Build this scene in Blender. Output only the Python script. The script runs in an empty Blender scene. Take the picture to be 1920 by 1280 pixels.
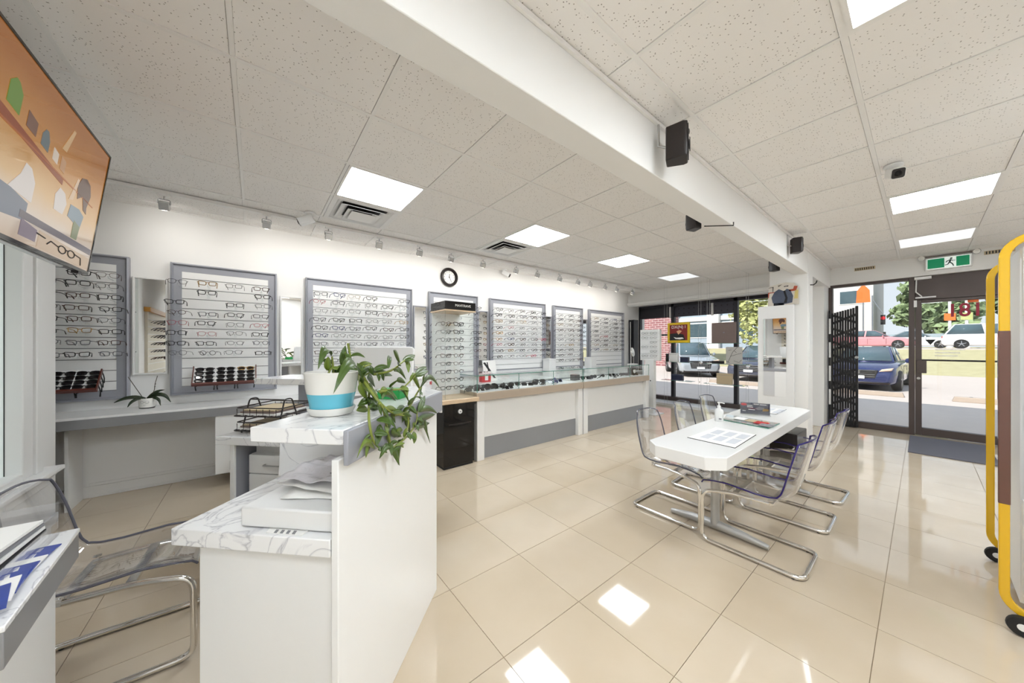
import bpy, bmesh, math, random
from mathutils import Vector, Matrix
R = math.radians
random.seed(11)
SC = bpy.context.scene
COL = SC.collection

# ------------------------------------------------------------------ camera
cam_d = bpy.data.cameras.new('camera')
cam_d.sensor_width = 36.0
cam_d.lens = 608.28 / 1920 * 36.0
cam_d.shift_y = 9.73 / 1920
cam_d.clip_start = 0.02
cam_d.clip_end = 500
cam = bpy.data.objects.new('camera', cam_d)
COL.objects.link(cam)
cam.location = (0, 0, 1.334)
cam.rotation_euler = (R(90), 0, R(51.63))
SC.camera = cam

# ------------------------------------------------------------------ world, sun, exposure
SKY_STRENGTH = 0.82
SUN_STRENGTH = 5.2
PANEL_STRENGTH = 20.0
SPOT_POWER = 7.0
wd = bpy.data.worlds.new('world'); SC.world = wd; wd.use_nodes = True
wn = wd.node_tree.nodes; wl = wd.node_tree.links
for n in list(wn): wn.remove(n)
w_out = wn.new('ShaderNodeOutputWorld'); w_bg = wn.new('ShaderNodeBackground')
w_tc = wn.new('ShaderNodeTexCoord'); w_sep = wn.new('ShaderNodeSeparateXYZ'); w_rmp = wn.new('ShaderNodeValToRGB')
w_rmp.color_ramp.elements[0].position = 0.0; w_rmp.color_ramp.elements[0].color = (0.86, 0.91, 0.98, 1)
w_rmp.color_ramp.elements[1].position = 0.7; w_rmp.color_ramp.elements[1].color = (0.68, 0.80, 1.0, 1)
wl.new(w_tc.outputs['Generated'], w_sep.inputs[0]); wl.new(w_sep.outputs['Z'], w_rmp.inputs[0])
wl.new(w_rmp.outputs[0], w_bg.inputs[0]); w_bg.inputs[1].default_value = SKY_STRENGTH
wl.new(w_bg.outputs[0], w_out.inputs[0])
sun_d = bpy.data.lights.new('sun', 'SUN'); sun_d.energy = SUN_STRENGTH; sun_d.angle = R(0.6); sun_d.color = (1.0, 0.95, 0.88)
sun = bpy.data.objects.new('sun', sun_d); COL.objects.link(sun); sun.location = (0, -10, 30)
sun.rotation_euler = Vector((0.25, 0.72, -0.72)).to_track_quat('-Z', 'Y').to_euler()
vs = SC.view_settings
vs.view_transform = 'Standard'
try: vs.look = 'None'
except Exception: pass
vs.gamma = 1.0; vs.exposure = 0.3; vs.use_curve_mapping = False
SC.cycles.max_bounces = 10; SC.cycles.transparent_max_bounces = 20
SC.cycles.use_adaptive_sampling = True; SC.cycles.adaptive_threshold = 0.04
SC.cycles.diffuse_bounces = 5; SC.cycles.glossy_bounces = 4; SC.cycles.transmission_bounces = 4
SC.cycles.caustics_reflective = False; SC.cycles.caustics_refractive = False
SC.cycles.sample_clamp_indirect = 6.0

# ------------------------------------------------------------------ materials
def lin(r, g, b):
    f = lambda c: (c/255/12.92) if c/255 <= 0.04045 else ((c/255+0.055)/1.055)**2.4
    return (f(r), f(g), f(b), 1.0)
MATS = {}
def newmat(name):
    m = bpy.data.materials.new(name); m.use_nodes = True
    MATS[name] = m
    return m, m.node_tree.nodes, m.node_tree.links, m.node_tree.nodes['Principled BSDF']
def P(name, col, rough=0.5, metal=0.0, spec=0.5, emit=None, estr=0.0, noise=0.0, nscale=30.0, alpha=None, coat=0.0, bump=0.0):
    if name in MATS: return MATS[name]
    m, n, l, b = newmat(name)
    c = lin(*col) if max(col) > 1.0 else (*col, 1.0)
    b.inputs['Base Color'].default_value = c
    b.inputs['Roughness'].default_value = rough; b.inputs['Metallic'].default_value = metal
    b.inputs['Specular IOR Level'].default_value = spec
    b.inputs['Coat Weight'].default_value = coat
    if emit is not None:
        b.inputs['Emission Color'].default_value = lin(*emit) if max(emit) > 1 else (*emit, 1)
        b.inputs['Emission Strength'].default_value = estr
    if noise or bump:
        tc = n.new('ShaderNodeTexCoord'); nz = n.new('ShaderNodeTexNoise'); nz.inputs['Scale'].default_value = nscale
        nz.inputs['Detail'].default_value = 4
        l.new(tc.outputs['Object'], nz.inputs['Vector'])
        if noise:
            mx = n.new('ShaderNodeMix'); mx.data_type = 'RGBA'
            mx.inputs[6].default_value = tuple(max(0, k*(1-noise)) for k in c[:3]) + (1,)
            mx.inputs[7].default_value = tuple(min(1, k*(1+noise)) for k in c[:3]) + (1,)
            l.new(nz.outputs['Fac'], mx.inputs[0]); l.new(mx.outputs[2], b.inputs['Base Color'])
        if bump:
            bp = n.new('ShaderNodeBump'); bp.inputs['Strength'].default_value = bump; bp.inputs['Distance'].default_value = 0.01
            l.new(nz.outputs['Fac'], bp.inputs['Height']); l.new(bp.outputs[0], b.inputs['Normal'])
    return m
def clear(name, tint=(1, 1, 1), ior=1.45, rough=0.0, boost=1.0):
    m, n, l, b = newmat(name); n.remove(b)
    o = n['Material Output']
    t = n.new('ShaderNodeBsdfTransparent'); t.inputs[0].default_value = (*tint, 1)
    g = n.new('ShaderNodeBsdfGlossy'); g.inputs['Roughness'].default_value = rough; g.inputs[0].default_value = (1, 1, 1, 1)
    f = n.new('ShaderNodeLayerWeight'); f.inputs[0].default_value = 0.5      # Schlick reflectance of a clear dielectric
    pw = n.new('ShaderNodeMath'); pw.operation = 'POWER'; pw.inputs[1].default_value = 4.5
    r0 = ((ior-1)/(ior+1))**2
    mu = n.new('ShaderNodeMath'); mu.operation = 'MULTIPLY_ADD'; mu.use_clamp = True; mu.inputs[1].default_value = 0.9*boost; mu.inputs[2].default_value = r0*boost
    x = n.new('ShaderNodeMixShader')
    l.new(f.outputs['Facing'], pw.inputs[0]); l.new(pw.outputs[0], mu.inputs[0]); l.new(mu.outputs[0], x.inputs[0]); l.new(t.outputs[0], x.inputs[1]); l.new(g.outputs[0], x.inputs[2]); l.new(x.outputs[0], o.inputs[0])
    return m

P('wall_white', (236, 235, 233), 0.65, noise=0.01, nscale=4)
P('trim_white', (234, 233, 231), 0.4, noise=0.008, nscale=10)
P('gloss_white', (236, 236, 235), 0.22, noise=0.008, nscale=6)
P('satin_white', (232, 232, 231), 0.35, noise=0.008, nscale=6)
P('panel_white', (238, 238, 237), 0.4, noise=0.006, nscale=20)
P('silver_grey', (158, 160, 168), 0.38, metal=0.15, noise=0.03, nscale=14)
P('counter_grey', (140, 140, 142), 0.3, metal=0.2, noise=0.02, nscale=12)
P('kick_grey', (150, 153, 158), 0.3, metal=0.3, noise=0.02, nscale=12)
P('gold_trim', (192, 176, 158), 0.3, metal=0.35, noise=0.03, nscale=8)
P('wood_light', (212, 186, 154), 0.4, noise=0.12, nscale=25)
P('wood_dark', (92, 40, 30), 0.35, noise=0.25, nscale=30)
P('black_gloss', (10, 8, 8), 0.06, noise=0.1, nscale=5)
P('black_matte', (22, 20, 21), 0.55, noise=0.1, nscale=40)
P('black_plastic', (30, 23, 22), 0.35, noise=0.1, nscale=60)
P('chrome', (0.78, 0.76, 0.73), 0.09, metal=1.0, noise=0.02, nscale=3)
P('steel', (0.55, 0.55, 0.55), 0.3, metal=1.0, noise=0.05, nscale=30)
P('leg_silver', (185, 184, 182), 0.35, metal=0.5, noise=0.03, nscale=20)
P('bronze_frame', (84, 74, 71), 0.45, metal=0.3, noise=0.05, nscale=12)
P('dark_frame', (42, 40, 46), 0.45, metal=0.2, noise=0.06, nscale=12)
P('yellow_gloss', (224, 178, 30), 0.12, metal=0.15, coat=0.4, noise=0.05, nscale=4)
P('grid_metal', (236, 234, 231), 0.4, noise=0.02, nscale=20)
P('grout', (150, 130, 104), 0.8, noise=0.1, nscale=50)
P('mirror', (0.93, 0.93, 0.92), 0.01, metal=1.0, noise=0.004, nscale=2)
P('paper', (240, 239, 236), 0.7, noise=0.01, nscale=20)
P('ink_grey', (130, 130, 134), 0.7, noise=0.05, nscale=60)
P('ink_black', (30, 30, 32), 0.6, noise=0.05, nscale=60)
P('red_plastic', (196, 24, 34), 0.35, noise=0.05, nscale=20)
P('green_card', (28, 150, 70), 0.5, noise=0.05, nscale=20)
P('leaf_green', (66, 90, 30), 0.32, noise=0.35, nscale=18)
P('leaf_green_light', (104, 124, 42), 0.35, noise=0.3, nscale=18)
P('leaf_dark', (32, 46, 24), 0.3, noise=0.3, nscale=20)
P('stem_green', (128, 138, 58), 0.45, noise=0.2, nscale=30)
P('stem_brown', (70, 62, 48), 0.6, noise=0.2, nscale=30)
P('soil', (46, 36, 28), 0.9, noise=0.4, nscale=60, bump=0.6)
P('pot_blue', (100, 186, 208), 0.18, noise=0.04, nscale=9)
P('pot_white', (232, 230, 224), 0.2, noise=0.02, nscale=9)
P('rubber', (24, 24, 25), 0.6, noise=0.1, nscale=40)
P('indigo_edge', (38, 26, 98), 0.12, noise=0.1, nscale=6)
P('smoke_edge', (92, 92, 104), 0.12, noise=0.1, nscale=6)
P('navy', (34, 40, 66), 0.4, noise=0.06, nscale=20)
P('brown_card', (122, 104, 98), 0.5, noise=0.05, nscale=8)
P('tan_card', (196, 178, 146), 0.5, noise=0.05, nscale=8)
P('exit_green', (0, 128, 84), 0.4, emit=(0, 140, 92), estr=0.25)
P('exit_white', (240, 248, 244), 0.4, emit=(235, 248, 242), estr=0.35)
P('lamp_face', (255, 250, 240), 0.4, emit=(255, 246, 230), estr=5.0)
P('light_diffuser', (255, 255, 255), 0.5, emit=(0.885, 0.95, 1.0), estr=PANEL_STRENGTH)
P('light_diffuser_dim', (245, 246, 248), 0.5, emit=(0.92, 0.96, 1.0), estr=.55)
P('mat_grey', (98, 98, 106), 0.95, noise=0.15, nscale=120, bump=0.4)
P('decal_red', (150, 20, 50), 0.5, noise=0.05, nscale=20)
P('decal_orange', (235, 110, 40), 0.5, noise=0.1, nscale=20)
P('lens_dark', (24, 20, 22), 0.06, noise=0.1, nscale=10)
P('frame_black', (18, 17, 18), 0.25, noise=0.1, nscale=40)
P('frame_brown', (72, 46, 36), 0.25, noise=0.25, nscale=90)
P('frame_steel', (120, 120, 126), 0.25, metal=0.7, noise=0.05, nscale=40)
P('frame_gold', (176, 140, 84), 0.25, metal=0.8, noise=0.05, nscale=40)
P('frame_red', (170, 48, 66), 0.25, noise=0.1, nscale=40)
P('frame_blue', (48, 60, 104), 0.25, noise=0.1, nscale=40)
clear('window_glass', (0.97, 0.985, 0.98), 1.35, boost=0.8)
clear('display_glass', (0.983, 0.994, 0.989), 1.4)
clear('acrylic', (0.95, 0.953, 0.965), 1.49, rough=0.02, boost=1.8)
clear('acrylic_rod', (0.93, 0.94, 0.94), 1.45, rough=0.05)
clear('lens_clear', (0.97, 0.97, 0.97), 1.4)
P('glass_edge', (70, 130, 112), 0.1, noise=0.05, nscale=10)

def marble():
    m, n, l, b = newmat('marble')
    tc = n.new('ShaderNodeTexCoord'); nz = n.new('ShaderNodeTexNoise'); nz.inputs['Scale'].default_value = 3.6; nz.inputs['Detail'].default_value = 8; nz.inputs['Distortion'].default_value = 1.9
    l.new(tc.outputs['Object'], nz.inputs['Vector'])
    mt = n.new('ShaderNodeMath'); mt.operation = 'SUBTRACT'; mt.inputs[1].default_value = 0.5; l.new(nz.outputs['Fac'], mt.inputs[0])
    ab = n.new('ShaderNodeMath'); ab.operation = 'ABSOLUTE'; l.new(mt.outputs[0], ab.inputs[0])
    rp = n.new('ShaderNodeValToRGB'); e = rp.color_ramp.elements
    e[0].position = 0.0; e[0].color = lin(190, 190, 194); e[1].position = 0.03; e[1].color = lin(237, 237, 237)
    x = e.new(0.010); x.color = lin(222, 222, 224)
    l.new(ab.outputs[0], rp.inputs[0]); l.new(rp.outputs[0], b.inputs['Base Color']); b.inputs['Roughness'].default_value = 0.16
marble()
def floor_mat():
    m, n, l, b = newmat('floor_porcelain')
    g = n.new('ShaderNodeNewGeometry'); nz = n.new('ShaderNodeTexNoise'); nz.inputs['Scale'].default_value = 2.2; nz.inputs['Detail'].default_value = 5
    oi = n.new('ShaderNodeObjectInfo'); ad = n.new('ShaderNodeMath'); ad.operation = 'MULTIPLY_ADD'; ad.inputs[1].default_value = 0.25; 
    l.new(g.outputs['Position'], nz.inputs['Vector']); l.new(oi.outputs['Random'], ad.inputs[0]); l.new(nz.outputs['Fac'], ad.inputs[2])
    rp = n.new('ShaderNodeValToRGB'); e = rp.color_ramp.elements
    e[0].position = 0.3; e[0].color = lin(194, 177, 153); e[1].position = 0.9; e[1].color = lin(206, 191, 170)
    l.new(ad.outputs[0], rp.inputs[0]); l.new(rp.outputs[0], b.inputs['Base Color'])
    b.inputs['Roughness'].default_value = 0.05; b.inputs['Specular IOR Level'].default_value = 0.6
floor_mat()
def ceiling_mat():
    m, n, l, b = newmat('ceiling_mineral')
    g = n.new('ShaderNodeNewGeometry')
    vo = n.new('ShaderNodeTexVoronoi'); vo.inputs['Scale'].default_value = 92; l.new(g.outputs['Position'], vo.inputs['Vector'])
    wn_ = n.new('ShaderNodeTexNoise'); wn_.inputs['Scale'].default_value = 14; l.new(g.outputs['Position'], wn_.inputs['Vector'])
    sp = n.new('ShaderNodeSeparateColor'); l.new(vo.outputs['Color'], sp.inputs[0])
    gt = n.new('ShaderNodeMath'); gt.operation = 'GREATER_THAN'; gt.inputs[1].default_value = 0.70; l.new(sp.outputs[0], gt.inputs[0])
    ls = n.new('ShaderNodeMath'); ls.operation = 'LESS_THAN'; ls.inputs[1].default_value = 0.24; l.new(vo.outputs['Distance'], ls.inputs[0])
    mu = n.new('ShaderNodeMath'); mu.operation = 'MULTIPLY'; l.new(gt.outputs[0], mu.inputs[0]); l.new(ls.outputs[0], mu.inputs[1])
    mx = n.new('ShaderNodeMix'); mx.data_type = 'RGBA'; mx.inputs[6].default_value = lin(240, 237, 234); mx.inputs[7].default_value = lin(158, 152, 146)
    l.new(mu.outputs[0], mx.inputs[0]); l.new(mx.outputs[2], b.inputs['Base Color']); b.inputs['Roughness'].default_value = 0.9
    bp = n.new('ShaderNodeBump'); bp.inputs['Strength'].default_value = 0.25; bp.inputs['Distance'].default_value = 0.003
    l.new(wn_.outputs['Fac'], bp.inputs['Height']); l.new(bp.outputs[0], b.inputs['Normal'])
ceiling_mat()
def brick_mat():
    m, n, l, b = newmat('brick_far')
    tc = n.new('ShaderNodeTexCoord'); mp = n.new('ShaderNodeMapping'); mp.inputs['Rotation'].default_value = (R(90), 0, 0)
    br = n.new('ShaderNodeTexBrick'); br.inputs['Scale'].default_value = 1.0; br.inputs['Brick Width'].default_value = 0.45; br.inputs['Row Height'].default_value = 0.16; br.inputs['Mortar Size'].default_value = 0.02
    br.inputs['Color1'].default_value = lin(152, 102, 102); br.inputs['Color2'].default_value = lin(134, 86, 90); br.inputs['Mortar'].default_value = lin(190, 170, 168)
    l.new(tc.outputs['Object'], mp.inputs[0]); l.new(mp.outputs[0], br.inputs['Vector']); l.new(br.outputs['Color'], b.inputs['Base Color']); b.inputs['Roughness'].default_value = 0.9
brick_mat()
def dots_mat():
    m, n, l, b = newmat('perforated_black')
    tc = n.new('ShaderNodeTexCoord'); vo = n.new('ShaderNodeTexVoronoi'); vo.inputs['Scale'].default_value = 9; vo.inputs['Randomness'].default_value = 0.0
    l.new(tc.outputs['Object'], vo.inputs['Vector'])
    ls = n.new('ShaderNodeMath'); ls.operation = 'LESS_THAN'; ls.inputs[1].default_value = 0.22; l.new(vo.outputs['Distance'], ls.inputs[0])
    mx = n.new('ShaderNodeMix'); mx.data_type = 'RGBA'; mx.inputs[6].default_value = lin(52, 50, 62); mx.inputs[7].default_value = lin(16, 14, 20)
    l.new(ls.outputs[0], mx.inputs[0]); l.new(mx.outputs[2], b.inputs['Base Color']); b.inputs['Roughness'].default_value = 0.5
dots_mat()

# ------------------------------------------------------------------ mesh helpers
class MB:
    def __init__(s): s.v = []; s.f = []
    def add(s, vs_, fs_):
        o = len(s.v); s.v += [tuple(p) for p in vs_]; s.f += [tuple(i+o for i in f) for f in fs_]; return s
    def box(s, x0, x1, y0, y1, z0, z1):
        if x1 < x0: x0, x1 = x1, x0
        if y1 < y0: y0, y1 = y1, y0
        if z1 < z0: z0, z1 = z1, z0
        return s.add([(x0,y0,z0),(x1,y0,z0),(x1,y1,z0),(x0,y1,z0),(x0,y0,z1),(x1,y0,z1),(x1,y1,z1),(x0,y1,z1)],
                     [(0,3,2,1),(4,5,6,7),(0,1,5,4),(1,2,6,5),(2,3,7,6),(3,0,4,7)])
    def prism(s, poly, z0, z1, axis='z'):
        a = 0.0; n = len(poly)
        for i in range(n): a += poly[i][0]*poly[(i+1) % n][1]-poly[(i+1) % n][0]*poly[i][1]
        if (a < 0) != (axis == 'y'): poly = poly[::-1]
        def pt(p, h):
            return (p[0], p[1], h) if axis == 'z' else ((p[0], h, p[1]) if axis == 'y' else (h, p[0], p[1]))
        vs_ = [pt(p, z0) for p in poly]+[pt(p, z1) for p in poly]
        fs_ = [tuple(range(n))[::-1], tuple(range(n, 2*n))]+[(i, (i+1) % n, n+(i+1) % n, n+i) for i in range(n)]
        return s.add(vs_, fs_)
    def tube(s, path, r, n=8, closed=False, rad=None):
        pts = [Vector(p) for p in path]; m = len(pts); rings = []
        T = []
        for i in range(m):
            if closed: t = pts[(i+1) % m]-pts[i-1]
            else: t = pts[min(i+1, m-1)]-pts[max(i-1, 0)]
            T.append(t.normalized() if t.length > 1e-9 else Vector((0, 0, 1)))
        up = Vector((0, 0, 1)) if abs(T[0].z) < 0.9 else Vector((1, 0, 0))
        N = (up-T[0]*up.dot(T[0])).normalized()
        vs_ = []
        for i in range(m):
            N = (N-T[i]*N.dot(T[i]))
            N = N.normalized() if N.length > 1e-6 else T[i].orthogonal().normalized()
            B = T[i].cross(N); rr = rad[i] if rad else r
            for k in range(n):
                a = 2*math.pi*k/n; vs_.append(pts[i]+(N*math.cos(a)+B*math.sin(a))*rr)
        fs_ = []
        for i in range(m if closed else m-1):
            j = (i+1) % m
            for k in range(n): fs_.append((i*n+k, i*n+(k+1) % n, j*n+(k+1) % n, j*n+k))
        if not closed: fs_ += [tuple(range(n))[::-1], tuple(range((m-1)*n, m*n))]
        return s.add(vs_, fs_)
    def lathe(s, prof, n=24, c=(0, 0, 0), sx=1, sy=1, caps=True):
        vs_ = []; m = len(prof); caps = caps and max(p[1] for p in prof)-min(p[1] for p in prof) > 1e-6
        for r, z in prof:
            for k in range(n):
                a = 2*math.pi*k/n; vs_.append((c[0]+r*sx*math.cos(a), c[1]+r*sy*math.sin(a), c[2]+z))
        fs_ = []
        for i in range(m-1):
            for k in range(n): fs_.append((i*n+k, i*n+(k+1) % n, (i+1)*n+(k+1) % n, (i+1)*n+k))
        if caps and prof[0][0] > 1e-6: fs_.append(tuple(range(n))[::-1])
        if caps and prof[-1][0] > 1e-6: fs_.append(tuple(range((m-1)*n, m*n)))
        return s.add(vs_, fs_)
    def cyl(s, p0, p1, r, n=12): return s.tube([p0, p1], r, n)
    def grid(s, fn, nu, nv):
        vs_ = [fn(i/nu, j/nv) for j in range(nv+1) for i in range(nu+1)]
        fs_ = [(j*(nu+1)+i, j*(nu+1)+i+1, (j+1)*(nu+1)+i+1, (j+1)*(nu+1)+i) for j in range(nv) for i in range(nu)]
        return s.add(vs_, fs_)
    def quad(s, a, b, c, d): return s.add([a, b, c, d], [(0, 1, 2, 3)])
    def xf(s, M): s.v = [tuple(M @ Vector(p)) for p in s.v]; return s
    def mesh(s, name, mat):
        me = bpy.data.meshes.new(name); me.from_pydata(s.v, [], s.f); me.validate()
        for p in me.polygons: p.use_smooth = True
        me.set_sharp_from_angle(angle=R(38))
        if isinstance(mat, str): mat = MATS[mat]
        me.materials.append(mat); me.update()
        return me
def tag(o, label=None, cat=None, group=None, kind=None):
    if label: o['label'] = label
    if cat: o['category'] = cat
    if group: o['group'] = group
    if kind: o['kind'] = kind
    return o
def obj(name, mb, mat, parent=None, bev=0.0, thick=0.0, loc=None):
    me = mb if isinstance(mb, bpy.types.Mesh) else mb.mesh(name, mat)
    o = bpy.data.objects.new(name, me); COL.objects.link(o)
    if parent: o.parent = parent
    if loc: o.location = loc
    if thick:
        md = o.modifiers.new('thick', 'SOLIDIFY'); md.thickness = thick; md.offset = 0
    if bev:
        md = o.modifiers.new('bevel', 'BEVEL'); md.width = bev; md.segments = 2; md.limit_method = 'ANGLE'; md.angle_limit = R(40)
    return o
def thing(name, label, cat, loc=(0, 0, 0), rz=0.0, group=None, rx=0.0):
    o = bpy.data.objects.new(name, None); COL.objects.link(o); o.empty_display_size = 0.1
    o.location = loc; o.rotation_euler = (rx, 0, rz)
    return tag(o, label, cat, group)
def copy_tree(o, parent=None):
    c = o.copy(); COL.objects.link(c); c.parent = parent
    for ch in list(o.children): copy_tree(ch, c)
    return c
def B(*a): return MB().box(*a)
def fillet(pts, r, n=5, closed=False):
    out = []; m = len(pts); V = [Vector(p) for p in pts]
    for i in range(m):
        if not closed and i in (0, m-1): out.append(V[i]); continue
        a, b, c = V[i-1], V[i], V[(i+1) % m]
        d1 = (a-b); d2 = (c-b); rr = min(r, d1.length*0.49, d2.length*0.49)
        p = b+d1.normalized()*rr; q = b+d2.normalized()*rr
        for k in range(n+1):
            t = k/n; out.append(p*(1-t)**2+b*2*t*(1-t)+q*t*t)
    return [tuple(p) for p in out]
def rrect(w, h, r, n=5, cx=0, cy=0):
    out = []
    for qx, qy, a0 in ((1, 1, 0), (-1, 1, 90), (-1, -1, 180), (1, -1, 270)):
        for k in range(n+1):
            a = R(a0+90*k/n); out.append((cx+qx*(w/2-r)+r*math.cos(a), cy+qy*(h/2-r)+r*math.sin(a)))
    return out
ORD = ['first', 'second', 'third', 'fourth', 'fifth', 'sixth', 'seventh', 'eighth', 'ninth', 'tenth', 'eleventh', 'twelfth', 'thirteenth', 'fourteenth', 'fifteenth', 'sixteenth', 'seventeenth', 'eighteenth', 'nineteenth', 'twentieth']
def text(name, s, size, mat, parent=None, loc=(0, 0, 0), rot=(0, 0, 0), mirror=False, ext=0.001, bold=0.0):
    cu = bpy.data.curves.new(name, 'FONT'); cu.body = s; cu.size = size; cu.extrude = ext; cu.align_x = 'CENTER'; cu.align_y = 'CENTER'
    cu.offset = bold; cu.materials.append(MATS[mat])
    tmp = bpy.data.objects.new(name, cu); COL.objects.link(tmp)
    bpy.context.view_layer.update()
    me = bpy.data.meshes.new_from_object(tmp.evaluated_get(bpy.context.evaluated_depsgraph_get()))
    bpy.data.objects.remove(tmp)
    me.name = name
    if mirror:
        for v in me.vertices: v.co.x = -v.co.x
        me.flip_normals()
    if not me.materials: me.materials.append(MATS[mat])
    o = bpy.data.objects.new(name, me); COL.objects.link(o); o.location = loc; o.rotation_euler = rot
    if parent: o.parent = parent
    return o

# ================================================================== SETTING
CZ = 2.66; WX = -4.567; WY = -1.15; AY = -1.95; RX = 1.9; FY = 7.75; FYL = 7.33
def struct(o): return tag(o, kind='structure')
P('slab_gap_shade', (140, 136, 132), .9, noise=.05, nscale=5)  # slab colour darkened to paint the shadow gaps beside the grid bars
floor = struct(obj('floor', B(WX-.1, RX+.1, AY-.1, 8.05, -.14, -.006), 'grout'))
tile_cache = {}
def floor_tile(x0, x1, y0, y1):
    w, h = round(x1-x0, 3), round(y1-y0, 3); k = (w, h)
    if k not in tile_cache: tile_cache[k] = B(.0015, w-.0015, .0015, h-.0015, -.006, 0).mesh('floor_tile', 'floor_porcelain')
    obj('floor_tile', tile_cache[k], None, floor, loc=(x0, y0, 0))
def cuts(a, b, o, st):
    n0 = math.ceil((a-o)/st+1e-6); r = [a]; k = n0
    while o+k*st < b-1e-6: r.append(o+k*st); k += 1
    return r+[b]
fx = cuts(WX, RX, -1.607, .4925); fy = cuts(AY, 7.95, 1.328, .4907)
for i in range(len(fx)-1):
    for j in range(len(fy)-1):
        if fy[j+1] < WY-.05 and fx[i] > -3.9: continue
        if fx[i+1]-fx[i] > .01 and fy[j+1]-fy[j] > .01: floor_tile(fx[i], fx[i+1], fy[j], fy[j+1])

ceiling = struct(obj('ceiling', B(WX-.1, RX+.1, AY-.1, 8.1, CZ+.02, CZ+.2), 'slab_gap_shade'))
LX = cuts(WX, -1.12, -1.967, .61); LY = cuts(AY, FYL, -.081, .61)
RXs = cuts(-.975, RX, -.817, .61); RY = cuts(WY, FY, 1.37, .61)
def cell(xs, ys, x, y):
    i = max(k for k in range(len(xs)-1) if xs[k] <= x); j = max(k for k in range(len(ys)-1) if ys[k] <= y)
    return (xs[i], xs[i+1], ys[j], ys[j+1])
lights_l = [(-2.9, .8), (-2.9, 2.6), (-2.9, 4.5), (-2.9, 6.3)]
lights_r = [(.1, 1.6), (.1, 4.7), (.1, 6.5), (.1, -.2), (1.3, 3.2), (1.3, .2), (1.3, 6.0)]  # those behind the camera and by the right wall are unseen, added to brighten the room
vents_l = [(-3.5, .8), (-3.5, 2.6)]
taken = {cell(LX, LY, *p)[::2] for p in lights_l+vents_l} | {cell(RXs, RY, *p)[::2] for p in lights_r}
ct_cache = {}
def ceil_zone(xs, ys):
    for i in range(len(xs)-1):
        for j in range(len(ys)-1):
            if (xs[i], ys[j]) in taken: continue
            w, h = round(xs[i+1]-xs[i], 3), round(ys[j+1]-ys[j], 3)
            if w < .03 or h < .03: continue
            if (w, h) not in ct_cache: ct_cache[(w, h)] = B(.0125, w-.0140, .0105, h-.0120, .005, .02).mesh('ceiling_tile', 'ceiling_mineral')
            obj('ceiling_tile', ct_cache[(w, h)], None, ceiling, loc=(xs[i], ys[j], CZ))
    for x in xs: obj('grid_bar', B(x-.012, x+.012, ys[0], ys[-1], CZ, CZ+.02), 'grid_metal', ceiling)
    for y in ys: obj('grid_bar', B(xs[0], xs[-1], y-.010, y+.010, CZ+.001, CZ+.02), 'grid_metal', ceiling)
ceil_zone(LX, LY); ceil_zone(RXs, RY)
struct(obj('ceiling_beam', B(-1.125, -.975, WY, FY, 2.345, CZ+.05), 'wall_white', bev=.004))
obj('beam_channel', B(-.974, -.958, WY+.02, FY-.02, CZ-.022, CZ-.002), 'grid_metal', bpy.data.objects['ceiling_beam'])
wl_ = struct(obj('wall_left', B(WX-.15, WX, AY-.15, 8.1, -.1, 2.9), 'wall_white'))
struct(obj('wall_right', B(RX, RX+.15, WY-.15, 8.1, -.1, 2.9), 'wall_white'))
# back wall with a wide window whose sill is low
wb = MB().box(-3.95, -3.476, WY-.15, WY, 0, CZ).box(-3.476, -3.10, WY-.15, WY, 0, .50).box(-3.476, -3.10, WY-.15, WY, 2.3, CZ).box(-3.10, RX, WY-.15, WY, 0, CZ).box(WX, -3.95, AY-.15, AY, 0, CZ).box(-3.95, -3.80, AY, WY-.15, 0, CZ)
struct(obj('wall_back', wb, 'wall_white'))
wf = MB()
wf.box(WX, -1.16, FYL, 8.1, 2.36, 2.9).box(-1.16, .98, FY, 8.1, 2.385, 2.9).box(.98, RX, FY, 8.1, 0, 2.9)
struct(obj('wall_front', wf, 'wall_white'))
struct(obj('trim_1', B(-1.16, -1.005, 7.4, 7.98, 0, 2.385), 'trim_white', bev=.006))
# column that carries the beam
struct(obj('column', B(-1.40, -.971, 5.97, 6.28, 0, CZ+.01), 'wall_white', bev=.008))
struct(obj('baseboard_left', MB().box(WX, WX+.016, AY, 7.3, 0, .10).box(WX, WX+.010, WY, 7.3, .10, .125).box(WX, WX+.020, WY, 7.3, 0, .025), 'trim_white', bev=.003))
struct(obj('baseboard_back', MB().box(-3.95, RX, WY, WY+.014, 0, .12), 'trim_white', bev=.003))
struct(obj('roof', B(WX-4, 9, -6, 8.5, 2.92, 4.3), 'wall_white'))  # unseen slab over the shop, added to block the sun
# window in the back wall
w2 = tag(bpy.data.objects.new('window_2', None), kind='structure'); COL.objects.link(w2); w2.location = (-3.288, WY, .50)
P('frosted_pane_glow', (214, 222, 219), .25, noise=.03, nscale=3, emit=(214, 224, 220), estr=.25)  # faint emission makes the pane glow with no light behind it
fr = MB().box(-.188, -.15, -.10, .03, 0, 1.80).box(.15, .188, -.10, .03, 0, 1.80).box(-.15, .15, -.10, .03, 1.74, 1.80).box(-.15, .15, -.1, .03, 0, .05)
obj('window_frame', fr, 'trim_white', w2, bev=.006)
obj('window_pane', B(-.15, .15, -.05, -.04, .05, 1.74), 'frosted_pane_glow', w2)
obj('window_sill', MB().box(-.50, .24, -.02, .09, -.03, 0).box(-.48, .22, 0, .06, -.06, -.03).box(-.46, .20, 0, .035, -.12, -.06), 'trim_white', w2, bev=.006)
for a_, b_, d_ in ((-.29, -.195, .022), (-.38, -.30, .034)): obj('casing_board', B(a_, b_, 0, d_, 0, 1.86), 'trim_white', w2, bev=.006)
obj('gasket', B(-.153, -.148, -.042, -.036, .03, 1.75), 'black_matte', w2)
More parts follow.
